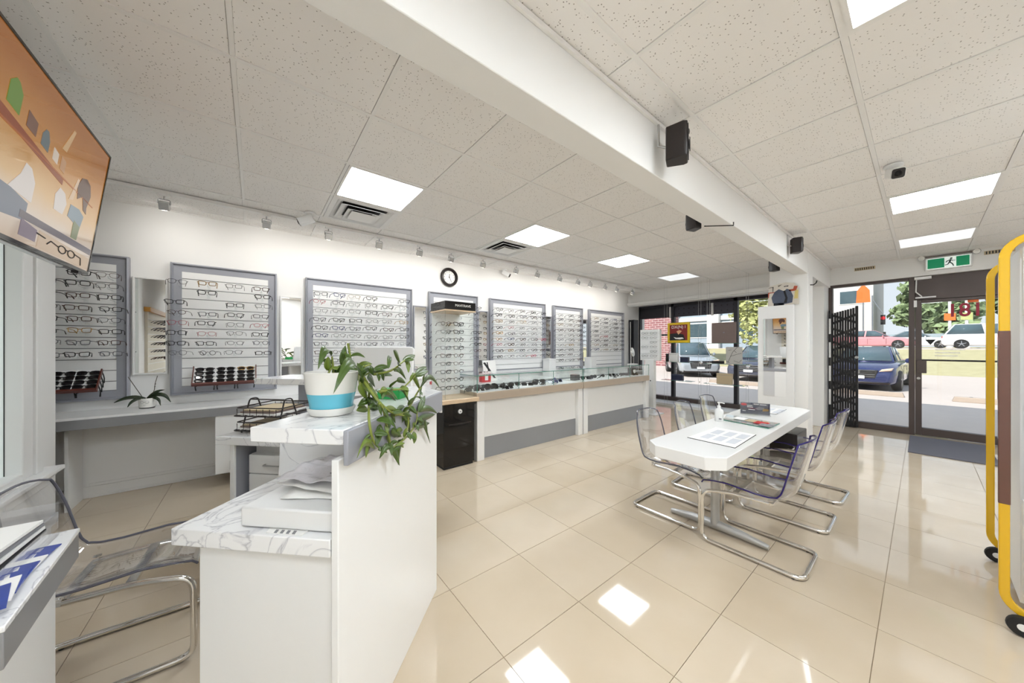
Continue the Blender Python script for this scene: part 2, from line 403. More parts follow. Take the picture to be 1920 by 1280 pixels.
tg = obj('price_tag', B(-.075, -.02, -.039, -.036, .30, .40), 'paper', w2); obj('orange_print', B(-.07, -.025, -.036, -.0355, .31, .345), 'decal_orange', tg)

# storefront, left bay: dark framed glazing
w1 = tag(bpy.data.objects.new('window_1', None), kind='structure'); COL.objects.link(w1); w1.location = (0, 7.86, 0)
for x in (-4.56, -3.70, -2.40): obj('mullion', B(x-.035, x+.035, -.04, .06, .12, 2.36), 'dark_frame', w1, bev=.004)
obj('mullion', B(-1.21, -1.16, -.04, .06, .12, 2.36), 'trim_white', w1, bev=.004)
obj('sill_rail', B(-4.567, -1.16, -.06, .08, 0, .14), 'bronze_frame', w1, bev=.004)
obj('head_rail', B(-4.567, -1.16, -.04, .06, 2.29, 2.36), 'dark_frame', w1, bev=.004)
obj('cross_rail', B(-4.525, -3.735, -.03, .04, 1.60, 1.64), 'dark_frame', w1)
for a, b, m in ((-4.525, -3.79, 'dark_frame'), (-3.665, -2.87, 'perforated_black'), (-2.82, -2.435, 'perforated_black')):
    obj('transom_panel', B(a, b, -.02, .0, 2.04, 2.29), m, w1)
for a, b in ((-4.525, -3.735), (-3.665, -2.435), (-2.365, -1.21)):
    obj('window_pane', B(a, b, .012, .018, .14, 2.29), 'window_glass', w1)
for x in (-3.76, -2.845): obj('white_post', B(x-.022, x+.022, -.03, -.0, 2.02, 2.29), 'trim_white', w1)
obj('window_ledge', B(-4.567, -1.16, -.56, -.06, 0, .05), 'trim_white', w1)
# storefront, right bay: sidelight and glass door
w3 = tag(bpy.data.objects.new('window_3', None), kind='structure'); COL.objects.link(w3); w3.location = (0, 7.86, 0)
obj('jamb', B(-1.005, -.955, -.05, .06, 0, 2.385), 'bronze_frame', w3, bev=.004)
obj('mullion', B(-.124, -.065, -.05, .06, 0, 2.385), 'bronze_frame', w3, bev=.004)
obj('head_rail', B(-.955, -.124, -.05, .06, 2.345, 2.385), 'bronze_frame', w3, bev=.004)
obj('sill_rail', B(-.955, -.124, -.05, .06, 0, .10), 'bronze_frame', w3, bev=.004)
obj('window_pane', B(-.955, -.124, .0, .006, .10, 2.345), 'window_glass', w3)
d1 = tag(bpy.data.objects.new('door_1', None), kind='structure'); COL.objects.link(d1); d1.location = (0, 7.86, 0)
obj('stile', B(-.062, -.0, -.04, .05, .01, 2.03), 'bronze_frame', d1, bev=.004)
obj('stile', B(.88, .945, -.04, .05, .01, 2.03), 'bronze_frame', d1, bev=.004)
obj('bottom_rail', B(0, .88, -.04, .05, .01, .12), 'bronze_frame', d1, bev=.004)
obj('top_rail', B(0, .88, -.04, .05, 1.99, 2.03), 'bronze_frame', d1, bev=.004)
obj('transom_panel', B(-.065, .95, -.03, .04, 2.035, 2.385), 'bronze_frame', d1, bev=.004)
obj('jamb', B(.945, .985, -.05, .06, 0, 2.385), 'bronze_frame', d1, bev=.004)
obj('window_pane', B(0, .88, .0, .006, .12, 1.99), 'window_glass', d1)
obj('push_bar', MB().tube([(0, -.06, 1.135), (.88, -.06, 1.135)], .012, 8), 'black_matte', d1)
obj('lock_box', B(-.05, .045, -.075, -.03, .94, 1.13), 'bronze_frame', d1, bev=.004)
obj('key_cylinder', MB().cyl((-.03, -.04, .86), (-.03, -.052, .86), .018, 14), 'steel', d1)
cl = obj('door_closer', B(-.07, .09, -.09, -.03, 2.335, 2.375), 'satin_white', d1, bev=.004)
obj('closer_arm', MB().tube([(-.05, -.07, 2.34), (-.055, -.10, 2.15), (.0, -.07, 2.08)], .008, 8).box(-.06, .13, -.085, -.05, 2.055, 2.075).box(-.075, -.045, -.07, -.045, 1.93, 2.03), 'satin_white', cl)
num = text('house_number', '181', .25, 'decal_red', d1, (.377, -.012, 1.856), (R(90), 0, 0), mirror=True, ext=.002, bold=.004)
nx = [v.co.x for v in num.data.vertices]; ny = [v.co.y for v in num.data.vertices]; kx = .235/(max(nx)-min(nx)); ky = .19/(max(ny)-min(ny)); ox = (max(nx)+min(nx))/2; oy = (max(ny)+min(ny))/2
for v in num.data.vertices: v.co.x = (v.co.x-ox)*kx; v.co.y = (v.co.y-oy)*ky
obj('corner_sticker', B(.40, .49, -.008, -.003, 1.955, 2.03), 'decal_orange', d1)
for k, (w, z) in enumerate(((.26, 1.285), (.22, 1.24), (.20, 1.195))):
    obj('hours_lettering', MB().box(.12, .12+w, -.006, -.002, z, z+.012), 'paper', d1)
tri = MB().prism([(.03, 1.44), (.13, 1.44), (.08, 1.36)], -.006, -.002, 'y')
obj('sticker', tri, 'ink_black', d1)

# lights in the ceiling
def ceil_light(c, lab, dim=False):
    x0, x1, y0, y1 = c
    t = thing('ceiling_light', lab, 'ceiling light', ((x0+x1)/2, (y0+y1)/2, CZ), 0, 'square ceiling lights')
    a, b = (x1-x0)/2-.012, (y1-y0)/2-.012
    obj('frame', MB().box(-a, a, -b, -b+.018, -.004, .018).box(-a, a, b-.018, b, -.004, .018).box(-a, -a+.018, -b+.018, b-.018, -.004, .018).box(a-.018, a, -b+.018, b-.018, -.004, .018), 'grid_metal', t)
    obj('diffuser', B(-a+.018, a-.018, -b+.018, b-.018, .0, .008), 'light_diffuser_dim' if dim else 'light_diffuser', t)
names_l = ['square ceiling light nearest the camera beside the square air vent', 'second square ceiling light along the eyeglass wall, before the smaller vent', 'third square ceiling light along the eyeglass wall', 'farthest ceiling light along the eyeglass wall, by the shop window']
names_r = ['ceiling light at the top edge right of the beam', 'long bright ceiling light beside the ceiling camera, right of the beam', 'farthest ceiling light before the exit sign', 'unseen added ceiling light just behind the camera right of the beam', 'unseen added ceiling light over the yellow rack by the right wall', 'unseen added ceiling light behind the yellow rack near the right wall', 'unseen added ceiling light by the right wall near the door']
for p, nme in zip(lights_l, names_l): ceil_light(cell(LX, LY, *p), nme, p[1] > 6)
for p, nme in zip(lights_r, names_r): ceil_light(cell(RXs, RY, *p), nme, p == (.1, 6.5))
def ceil_vent(c, lab):
    x0, x1, y0, y1 = c
    t = thing('ceiling_vent', lab, 'air vent', ((x0+x1)/2, (y0+y1)/2, CZ), 0, 'square ceiling vents')
    def ring(a, b, z0, z1, w):   # sloping square louvre ring
        vs_ = [(-a, -a, z0), (a, -a, z0), (a, a, z0), (-a, a, z0), (-b, -b, z1), (b, -b, z1), (b, b, z1), (-b, b, z1)]
        return MB().add(vs_, [(0, 1, 5, 4), (1, 2, 6, 5), (2, 3, 7, 6), (3, 0, 4, 7)])
    obj('frame', MB().box(-.293, .293, -.293, -.25, -.004, .012).box(-.293, .293, .25, .293, -.004, .012).box(-.293, -.25, -.25, .25, -.004, .012).box(.25, .293, -.25, .25, -.004, .012), 'trim_white', t)
    obj('duct', B(-.25, .25, -.25, .25, .012, .016), 'black_matte', t)
    obj('louvre', ring(.25, .20, -.004, .011, 0), 'trim_white', t, thick=.003)
    obj('louvre', ring(.215, .15, -.022, .006, 0), 'trim_white', t, thick=.003)
    obj('louvre', ring(.15, .09, -.030, -.004, 0), 'trim_white', t, thick=.003)
    obj('core_plate', B(-.11, .11, -.11, .11, -.034, -.028), 'trim_white', t)
for p, nme in zip(vents_l, ['large square ceiling vent beside the nearest ceiling light', 'smaller looking square ceiling vent past the wall clock']): ceil_vent(cell(LX, LY, *p), nme)

# ================================================================== RECEPTION DESK  (local x runs along the desk away from the camera, local y to its back)
DA = R(135)
dk = thing('reception_desk', 'white angled reception desk with marble counter and a tall front panel', 'desk', (0, 0, 0), DA)
obj('front_panel', B(.888, 1.725, .617, .640, 0, 1.0), 'gloss_white', dk, bev=.003)
up = [(.885, .600), (1.725, .600), (1.93, .80), (1.93, .903), (.885, .903)]
obj('upper_counter', MB().prism(up, 1.045, 1.09), 'marble', dk, bev=.003)
obj('fascia', MB().box(.885, 1.725, .585, .600, .985, 1.088), 'silver_grey', dk, bev=.003)
obj('corner_fascia', MB().prism([(1.725, .585), (1.945, .795), (1.945, .90), (1.93, .90), (1.93, .80), (1.725, .602)], .97, 1.088), 'gloss_white', dk, bev=.003)
obj('worktop', B(.885, 1.30, .642, 1.178, .712, .765), 'marble', dk, bev=.003)
obj('gable_panel', B(.905, .925, .642, 1.10, 0, .712), 'satin_white', dk, bev=.002)
obj('modesty_panel', B(.925, 1.30, .642, .660, .0, .712), 'satin_white', dk)
obj('marble_divider', MB().prism([(.642, .765), (1.187, .765), (1.175, 1.0), (.642, 1.04)], 1.30, 1.318, 'x'), 'marble', dk, bev=.002)
obj('shelf_support', B(1.60, 1.62, .64, .90, .0, 1.045), 'satin_white', dk)
# things on it
bx = thing('document_scanner', 'low white box standing on the marble worktop under the counter', 'box', (0, 0, .765), DA)
obj('housing', B(.915, 1.29, .650, .966, .004, .066), 'satin_white', bx, bev=.006)
obj('foot', B(.93, 1.27, .67, .94, 0, .004), 'black_matte', bx)
st = obj('printed_leaflet', MB().prism([(.895, .74), (.897, .86), (.95, .88), (.95, .74)], .7655, .7675), 'paper'); st.rotation_euler = (0, 0, DA)
tag(st, 'striped printed leaflet sticking out from under the white box', 'leaflet')
for k in range(4): obj('print_stripe', MB().prism([(.897, .765+.02*k), (.897, .775+.02*k), (.915, .782+.02*k), (.915, .772+.02*k)], .7676, .7679), 'ink_grey', st)
pk = thing('plastic_mailer', 'crumpled clear plastic mailer of papers on the white box', 'mailer', (0, 0, .832), DA)
random.seed(5)
def crumple(x0, x1, y0, y1, z, amp, n=14, twist=0.0):
    ph = [random.uniform(0, 6) for _ in range(8)]
    def f(a, b):
        x = x0+(x1-x0)*a; y = y0+(y1-y0)*b
        e = .004*math.sin(9*b+ph[0])+.004*math.sin(13*a+ph[1])
        zz = z+amp*(1+math.sin(7*a+3*b+ph[2])*.5+math.sin(11*b-5*a+ph[3])*.35+.3*math.sin(23*a+ph[4])+.25*math.sin(19*b+ph[5]))
        c, s = math.cos(twist), math.sin(twist); dx, dy = x-(x0+x1)/2, y-(y0+y1)/2
        return ((x0+x1)/2+dx*c-dy*s+e, (y0+y1)/2+dx*s+dy*c+e, zz)
    return MB().grid(f, n, n)
obj('paper_sheet', crumple(.985, 1.26, .665, .90, .002, .003, 8, .12), 'paper', pk, thick=.001)
obj('paper_sheet', crumple(1.01, 1.27, .675, .93, .016, .005, 10, -.18), 'paper', pk, thick=.001)
MATS['mailer_film'] = P('mailer_film', (232, 230, 236), .18, noise=.03, nscale=30, bump=.5)
sk = obj('mailer_skin', crumple(1.02, 1.27, .66, .94, .034, .010, 18, -.1), 'mailer_film', pk, thick=.001)
obj('green_stripe', crumple(1.20, 1.225, .67, .78, .056, .004, 8, -.1), 'green_card', pk)
for k in range(5): obj('print_line', crumple(1.06+.022*k, 1.07+.022*k, .69, .77-.01*(k % 2), .054, .003, 5), 'ink_grey', pk)
gb = obj('green_card_box', B(1.43, 1.50, .69, .80, 1.09, 1.135), 'green_card', bev=.002); gb.rotation_euler = (0, 0, DA); tag(gb, 'small green card box on the counter behind the trailing plant', 'box')

# far return desk
rd = thing('return_desk', 'white return desk with raised marble shelf behind the trailing plant', 'desk', (0, 0, 0), DA)
obj('worktop', B(1.82, 2.55, .95, 2.10, .715, .765), 'marble', rd, bev=.003)
obj('raised_shelf', B(2.25, 2.62, .98, 2.26, 1.045, 1.09), 'marble', rd, bev=.003)
obj('shelf_post', B(2.36, 2.42, 1.86, 1.98, .765, 1.045), 'silver_grey', rd)
obj('shelf_post', B(2.36, 2.42, 1.10, 1.22, .765, 1.045), 'silver_grey', rd)
obj('leg_panel', B(1.85, 2.50, 1.985, 2.01, 0, .715), 'silver_grey', rd, bev=.002)
obj('leg_edge', B(1.835, 1.85, 1.983, 2.013, 0, .715), 'satin_white', rd, bev=.002)
obj('back_panel', B(2.52, 2.54, .97, 2.08, 0, .715), 'gloss_white', rd)
obj('inner_panel', B(1.97, 1.985, .97, 1.96, .6, .715), 'satin_white', rd)
du = thing('drawer_pedestal', 'white three-drawer pedestal under the return desk', 'drawer unit', (0, 0, 0), DA)
obj('carcass', B(1.93, 2.40, 1.50, 1.955, .02, .63), 'satin_white', du)
for k, (z0, z1) in enumerate(((.51, .63), (.27, .505), (.03, .265))):
    dr = obj('drawer', B(1.905, 1.93, 1.505, 1.95, z0, z1), 'satin_white', du, bev=.003)
    obj('handle', MB().tube(fillet([(1.905, 1.83, z1-.06), (1.88, 1.83, z1-.06), (1.88, 1.71, z1-.06), (1.905, 1.71, z1-.06)], .012, 3), .005, 6), 'steel', dr)
# desk screen seen from behind
mn = thing('desk_screen', 'white rounded desk screen seen from behind beyond the trailing plant', 'screen', (0, 0, 0), DA)
def tilt_panel(w, h, r, d):
    return MB().prism(rrect(w, h, r, 6), 0, d, 'x')
M1 = Matrix.Translation((2.02, 1.10, 1.185)) @ Matrix.Rotation(R(-8), 4, 'Z') @ Matrix.Rotation(R(7), 4, 'Y')
obj('back_shell', tilt_panel(.46, .30, .028, .02).xf(M1), 'gloss_white', mn, bev=.006)
obj('seam_panel', tilt_panel(.18, .16, .01, .003).xf(Matrix.Translation((2.016, 1.06, 1.165)) @ Matrix.Rotation(R(-8), 4, 'Z') @ Matrix.Rotation(R(7), 4, 'Y')), 'satin_white', mn)
obj('stand', MB().tube([(2.03, 1.10, .775), (2.05, 1.10, .95), (2.035, 1.10, 1.10)], .022, 10), 'satin_white', mn)
obj('base', MB().lathe([(.10, 0), (.10, .008), (.03, .014)], 20, (2.04, 1.10, .765)), 'satin_white', mn)
obj('sticker', tilt_panel(.05, .03, .004, .004).xf(Matrix.Translation((2.008, .98, 1.17)) @ Matrix.Rotation(R(7), 4, 'Y')), 'ink_black', mn)
# wire letter tray
lt = thing('letter_tray', 'black wire letter tray with papers on the return desk', 'letter tray', (0, 0, .765), DA)
for z, nm in ((.02, 'lower'), (.115, 'upper')):
    rk = MB().tube(fillet([(1.90, 2.06, z), (1.90, 1.74, z), (2.22, 1.74, z), (2.22, 2.06, z)], .02, 3, True), .005, 6, True)
    rk.tube(fillet([(1.92, 2.06, z+.05), (1.92, 1.74, z+.05), (2.22, 1.74, z+.05), (2.22, 2.06, z+.05)], .02, 3, True), .004, 6, True)
    for k in range(7): rk.tube([(1.91, 1.76+.047*k, z+.045), (1.91, 1.76+.047*k, z), (2.21, 1.76+.047*k, z), (2.21, 1.76+.047*k, z+.045)], .0022, 5)
    tr = obj('tray', rk, 'black_plastic', lt)
    for k in range(3): obj('paper_stack', B(1.91+.01*k, 2.20-.012*k, 1.77+.012*k, 2.04-.01*k, z+.006+.011*k, z+.015+.011*k), ['paper', 'brown_card', 'tan_card'][k], tr)
for y in (1.77, 2.03):
    obj('tray_leg', MB().tube(fillet([(1.93, y, .0), (1.99, y, .215), (2.05, y, .215), (2.13, y, .0)], .02, 3), .005, 6), 'black_plastic', lt)
obj('top_bar', MB().tube([(2.0, 1.77, .21), (2.0, 2.03, .21)], .004, 6), 'black_plastic', lt)

# potted trailing plant
VINES= [[(1.067,0.66,1.237),(1.124,0.66,1.199),(1.124,0.66,1.132),(0.971,0.571,1.096),(0.994,0.57,1.023),(1.045,0.57,0.984),(1.122,0.571,0.964),(1.22,0.57,0.968),(1.295,0.571,0.981),(1.346,0.57,1.015),(1.346,0.57,1.054)],[(1.092,0.66,1.209),(1.038,0.57,1.142),(1.137,0.57,1.084),(1.229,0.57,1.061)],[(1.038,0.57,1.182),(1.122,0.571,1.178),(1.202,0.57,1.168),(1.325,0.57,1.209)],[(1.137,0.57,1.08),(1.247,0.57,1.073),(1.368,0.57,1.146),(1.424,0.57,1.171)],[(1.158,0.66,1.229),(1.114,0.57,1.244),(1.202,0.57,1.273),(1.247,0.57,1.287)],[(1.112,0.79,1.206),(1.107,0.79,1.265),(1.101,0.79,1.298)],[(1.183,0.79,1.198),(1.177,0.79,1.257),(1.177,0.79,1.315)],[(1.067,0.66,1.205),(1.264,0.79,1.223),(1.092,0.66,1.263),(1.131,0.66,1.268)],[(1.196,0.79,1.347),(1.208,0.79,1.307),(1.235,0.79,1.193)],[(1.038,0.57,1.142),(1.065,0.57,1.11),(1.093,0.57,1.022),(1.114,0.57,0.973)],[(1.08,0.79,1.209),(1.085,0.79,1.245),(1.101,0.79,1.258)],[(1.235,0.79,1.193),(1.151,0.66,1.244)],[(1.247,0.57,1.073),(1.266,0.57,1.017),(1.22,0.57,0.968)]]
LEAVES= [((1.095,0.79,1.302),(0.998,0.759,1.265),0.0173,1),((1.085,0.79,1.248),(1.071,0.783,1.292),0.0166,0),((1.101,0.79,1.243),(1.23,0.769,1.23),0.0173,0.3),((1.171,0.791,1.254),(1.175,0.788,1.327),0.0207,0),((1.196,0.79,1.236),(1.165,0.79,1.3),0.0173,0),((1.208,0.79,1.295),(1.226,0.745,1.291),0.0104,0.5),((1.249,0.79,1.244),(1.27,0.741,1.26),0.0138,0.4),((1.067,0.66,1.244),(1.203,0.677,1.225),0.0173,0.4),((1.158,0.66,1.229),(1.225,0.631,1.219),0.0166,0.2),((1.151,0.66,1.244),(1.206,0.629,1.253),0.0138,0.2),((1.093,0.57,1.257),(1.165,0.6,1.289),0.0104,-0.5),((1.185,0.57,1.273),(1.117,0.558,1.315),0.0117,0.3),((1.211,0.571,1.276),(1.349,0.587,1.294),0.0159,0),((1.247,0.57,1.27),(1.235,0.559,1.235),0.0104,-0.4),((1.137,0.57,1.246),(1.227,0.571,1.208),0.0117,0.5),((1.107,0.57,1.187),(1.091,0.532,1.215),0.0145,0),((1.161,0.57,1.209),(1.226,0.571,1.192),0.0124,0.2),((1.325,0.57,1.211),(1.486,0.589,1.233),0.0193,0),((1.325,0.57,1.207),(1.434,0.561,1.22),0.0138,0),((1.3,0.57,1.224),(1.395,0.579,1.147),0.0152,-0.2),((1.379,0.57,1.149),(1.614,0.573,1.119),0.0152,0.6),((1.385,0.57,1.153),(1.334,0.525,1.185),0.0104,0),((1.177,0.571,1.165),(1.28,0.581,1.108),0.0138,0.7),((1.038,0.57,1.182),(1.095,0.567,1.164),0.0159,0.4),((1.256,0.57,1.096),(1.265,0.544,1.127),0.0124,0),((1.315,0.57,1.119),(1.29,0.522,1.107),0.0138,0.4),((1.356,0.57,1.052),(1.473,0.589,1.094),0.0159,0),((1.368,0.57,1.049),(1.534,0.558,1.009),0.0159,0.3),((1.362,0.57,1.016),(1.56,0.577,0.994),0.0187,0),((1.346,0.57,0.989),(1.527,0.59,0.959),0.0173,0),((1.437,0.57,0.994),(1.479,0.577,0.942),0.0111,0.2),((1.335,0.57,0.979),(1.541,0.594,0.866),0.0152,0.7),((1.315,0.57,0.975),(1.273,0.552,0.944),0.0131,0),((1.247,0.57,1.049),(1.307,0.584,0.977),0.0173,0.2),((1.266,0.57,1.086),(1.302,0.555,1.055),0.0138,0.4),((1.161,0.57,1.094),(1.292,0.595,1.076),0.0152,0.1),((1.065,0.57,1.116),(1.22,0.59,1.063),0.0152,0.2),((1.019,0.571,1.092),(1.018,0.528,1.08),0.0173,0.2),((1.085,0.66,1.21),(0.894,0.621,1.201),0.0221,-1),((1.092,0.66,1.188),(1.121,0.628,1.148),0.0193,0.1),((1.187,0.66,1.137),(1.199,0.687,1.08),0.0173,0),((1.151,0.66,1.128),(1.042,0.645,1.133),0.0173,-0.2),((1.118,0.66,1.101),(1.056,0.66,1.113),0.0159,-0.3),((1.0,0.57,1.05),(1.03,0.544,1.04),0.0152,-0.2),((1.038,0.57,1.071),(1.002,0.561,1.018),0.0145,0),((1.007,0.57,1.0),(0.89,0.551,1.013),0.0138,-0.7),((1.114,0.57,0.973),(1.005,0.548,0.973),0.0124,-0.4),((1.122,0.571,0.96),(1.167,0.567,0.893),0.0152,0.6),((1.185,0.57,0.955),(1.131,0.566,0.954),0.0138,-0.2),((1.211,0.571,0.971),(1.223,0.593,0.88),0.0152,1),((1.122,0.571,1.033),(1.195,0.574,0.991),0.018,0),((1.161,0.57,1.019),(1.29,0.595,0.989),0.0138,0),((1.093,0.57,1.022),(1.151,0.588,0.961),0.0117,0.2),((1.045,0.57,1.168),(1.196,0.599,1.126),0.0152,0.3),((1.124,0.66,1.199),(1.158,0.664,1.165),0.0138,0),((1.172,0.66,1.17),(1.164,0.624,1.149),0.0173,0.2),((1.22,0.57,1.063),(1.317,0.589,1.084),0.0138,0),((1.092,0.66,1.234),(1.099,0.687,1.27),0.0138,0),((1.118,0.66,1.229),(1.197,0.682,1.182),0.0152,0.3),((1.067,0.66,1.205),(1.097,0.655,1.151),0.0173,0.2),((1.158,0.66,1.112),(1.238,0.667,1.057),0.0173,0.1),((1.129,0.79,1.208),(1.099,0.757,1.258),0.0138,0),((1.216,0.79,1.195),(1.275,0.807,1.234),0.0152,0),((1.131,0.66,1.257),(1.144,0.656,1.23),0.0124,0.5),((1.051,0.57,1.092),(1.083,0.543,1.054),0.0152,0.3),((1.118,0.66,1.148),(1.079,0.615,1.12),0.0166,0)]
pp = thing('trailing_plant', 'potted trailing plant with glossy green leaves spilling over the counter', 'plant', (0, 0, 0), DA)
C0 = (1.10, .79, 1.09)
obj('pot_upper', MB().lathe([(.078, .078), (.082, .10), (.086, .145), (.088, .152), (.085, .154), (.080, .14), (.074, .10)], 36, C0, 1, 1.02), 'pot_white', pp)
obj('pot_lower', MB().lathe([(.060, .020), (.068, .024), (.072, .05), (.078, .078), (.074, .078), (.06, .03)], 36, C0, 1, 1.02), 'pot_blue', pp)
sau = obj('saucer', MB().lathe([(.060, .0), (.068, .003), (.076, .018), (.078, .028), (.074, .028), (.068, .022), (.0, .02)], 36, C0, 1, 1.02), 'pot_white', pp)
obj('potting_soil', MB().lathe([(.076, .118), (.05, .128), (.0, .132)], 24, C0), 'soil', pp)
for k, vpath in enumerate(VINES):
    pts = fillet(vpath, .05, 4) if len(vpath) > 2 else vpath
    n = len(pts)
    obj('stem', MB().tube(pts, .003, 6, rad=[.0046-.0018*i/n for i in range(n)]), 'stem_green', pp)
random.seed(8)
def leaf_mesh(a, b, w, bend, mat):
    A, Bv = Vector(a), Vector(b); L = (Bv-A).length; ax = (Bv-A).normalized()
    side = ax.cross(Vector((0, 0.35, 1))); side = side.normalized() if side.length > .1 else Vector((1, 0, 0))
    # blades turn partly towards the room
    face = Vector((-.35, -1, .35)).normalized(); s2 = ax.cross(face)
    if s2.length > .2: side = (side*.3+s2.normalized()*(1 if s2.dot(side) > 0 else -1)).normalized()
    nrm = side.cross(ax); arch = Vector((0, 0, 1))*L*.34*abs(bend)
    n = 8; vs_ = []; fs_ = []
    for i in range(n+1):
        t = i/n; ww = w*1.05*(math.sin(math.pi*min(1, t**.8*.97+.03))**.75)*.5 if t < 1 else 0
        c = A+(Bv-A)*t+arch*math.sin(math.pi*t)*(1.0)
        fold = nrm*ww*.35
        vs_ += [c+side*ww+fold, c, c-side*ww+fold]
    for i in range(n):
        o = i*3; fs_ += [(o, o+1, o+4, o+3), (o+1, o+2, o+5, o+4)]
    return MB().add(vs_, fs_)
for a, b, w, bend in LEAVES:
    obj('leaf', leaf_mesh(a, tuple(a[i]+(b[i]-a[i])*1.16 for i in range(3)), w*1.65, bend, None), 'leaf_green' if random.random() < .78 else 'leaf_green_light', pp, thick=.0012)
for vpath in VINES[:7]+VINES[9:]:
    for i in range(len(vpath)-1):
        A, Bv = Vector(vpath[i]), Vector(vpath[i+1])
        for k in range(2):
            p = A.lerp(Bv, random.uniform(.1, .95))
            dv = Vector((random.uniform(-.05, .05), random.uniform(-.035, .01), random.uniform(-.055, .03)))
            if dv.length < .035: dv = dv.normalized()*.04
            obj('leaf', leaf_mesh(tuple(p), tuple(p+dv), random.uniform(.013, .02), random.uniform(-.5, .5), None), 'leaf_green' if random.random() < .8 else 'leaf_green_light', pp, thick=.0012)

# near left desk with leaflets
ld = thing('service_desk', 'marble-topped desk with grey edge at the lower left corner', 'desk', (-1.40, -.80, 0), 0)
top = [(-.245, .368), (.24, .40), (.24, -.33), (-.245, -.33)]
obj('worktop', MB().prism(top, .752, .765), 'marble', ld, bev=.002)
obj('edge_band', MB().prism([(-.243, .366), (.238, .398), (.238, -.328), (-.243, -.328)], .675, .752), 'counter_grey', ld, bev=.002)
obj('body', B(-.20, .21, -.32, .335, 0, .675), 'satin_white', ld, bev=.003)
ah = thing('leaflet_holder', 'clear acrylic holder full of paper leaflets on the corner desk', 'leaflet holder', (-1.52, -.62, .765), 0)
obj('tray_shell', MB().box(-.10, .22, -.16, .155, 0, .004).box(-.10, -.096, -.16, .155, 0, .10).box(-.10, .22, .151, .155, 0, .045), 'acrylic', ah)
for k in range(6):
    obj('leaflet', MB().prism([(-.09+.004*k, -.15), (.21-.01*k, -.15), (.205-.014*k, .145-.004*k), (-.085+.006*k, .14)], .006+.011*k, .014+.011*k), ['paper', 'paper', 'ink_black', 'paper', 'ink_grey', 'paper'][k], ah)
P('pale_green', (206, 222, 212), .4, noise=.02, nscale=10)
obj('card', B(-.06, .20, -.15, .02, .075, .080), 'pale_green', ah)
random.seed(4)
P('brochure_blue', (40, 66, 150), .3, noise=.35, nscale=22)
for k in range(7):
    b_ = obj('brochure', MB().prism([(-.07, -.10), (.05, -.10), (.05, .07), (-.07, .07)], 0, .003), 'brochure_blue' if k % 3 != 2 else 'paper', loc=(-1.475+.042*k, -.515+.004*k, .766+.0032*k))
    b_.rotation_euler = (0, 0, R(-8+4*k)); tag(b_, f'glossy blue brochure fanned on the corner desk, {ORD[k]} from the far end', 'brochure', 'fanned blue brochures')
    for q in range(4): obj('photo_strip', MB().prism([(-.062, -.085+.04*q), (.042, -.075+.04*q), (.042, -.066+.04*q), (-.062, -.078+.04*q)], .0031, .0034), 'paper' if q % 2 else 'navy', b_)

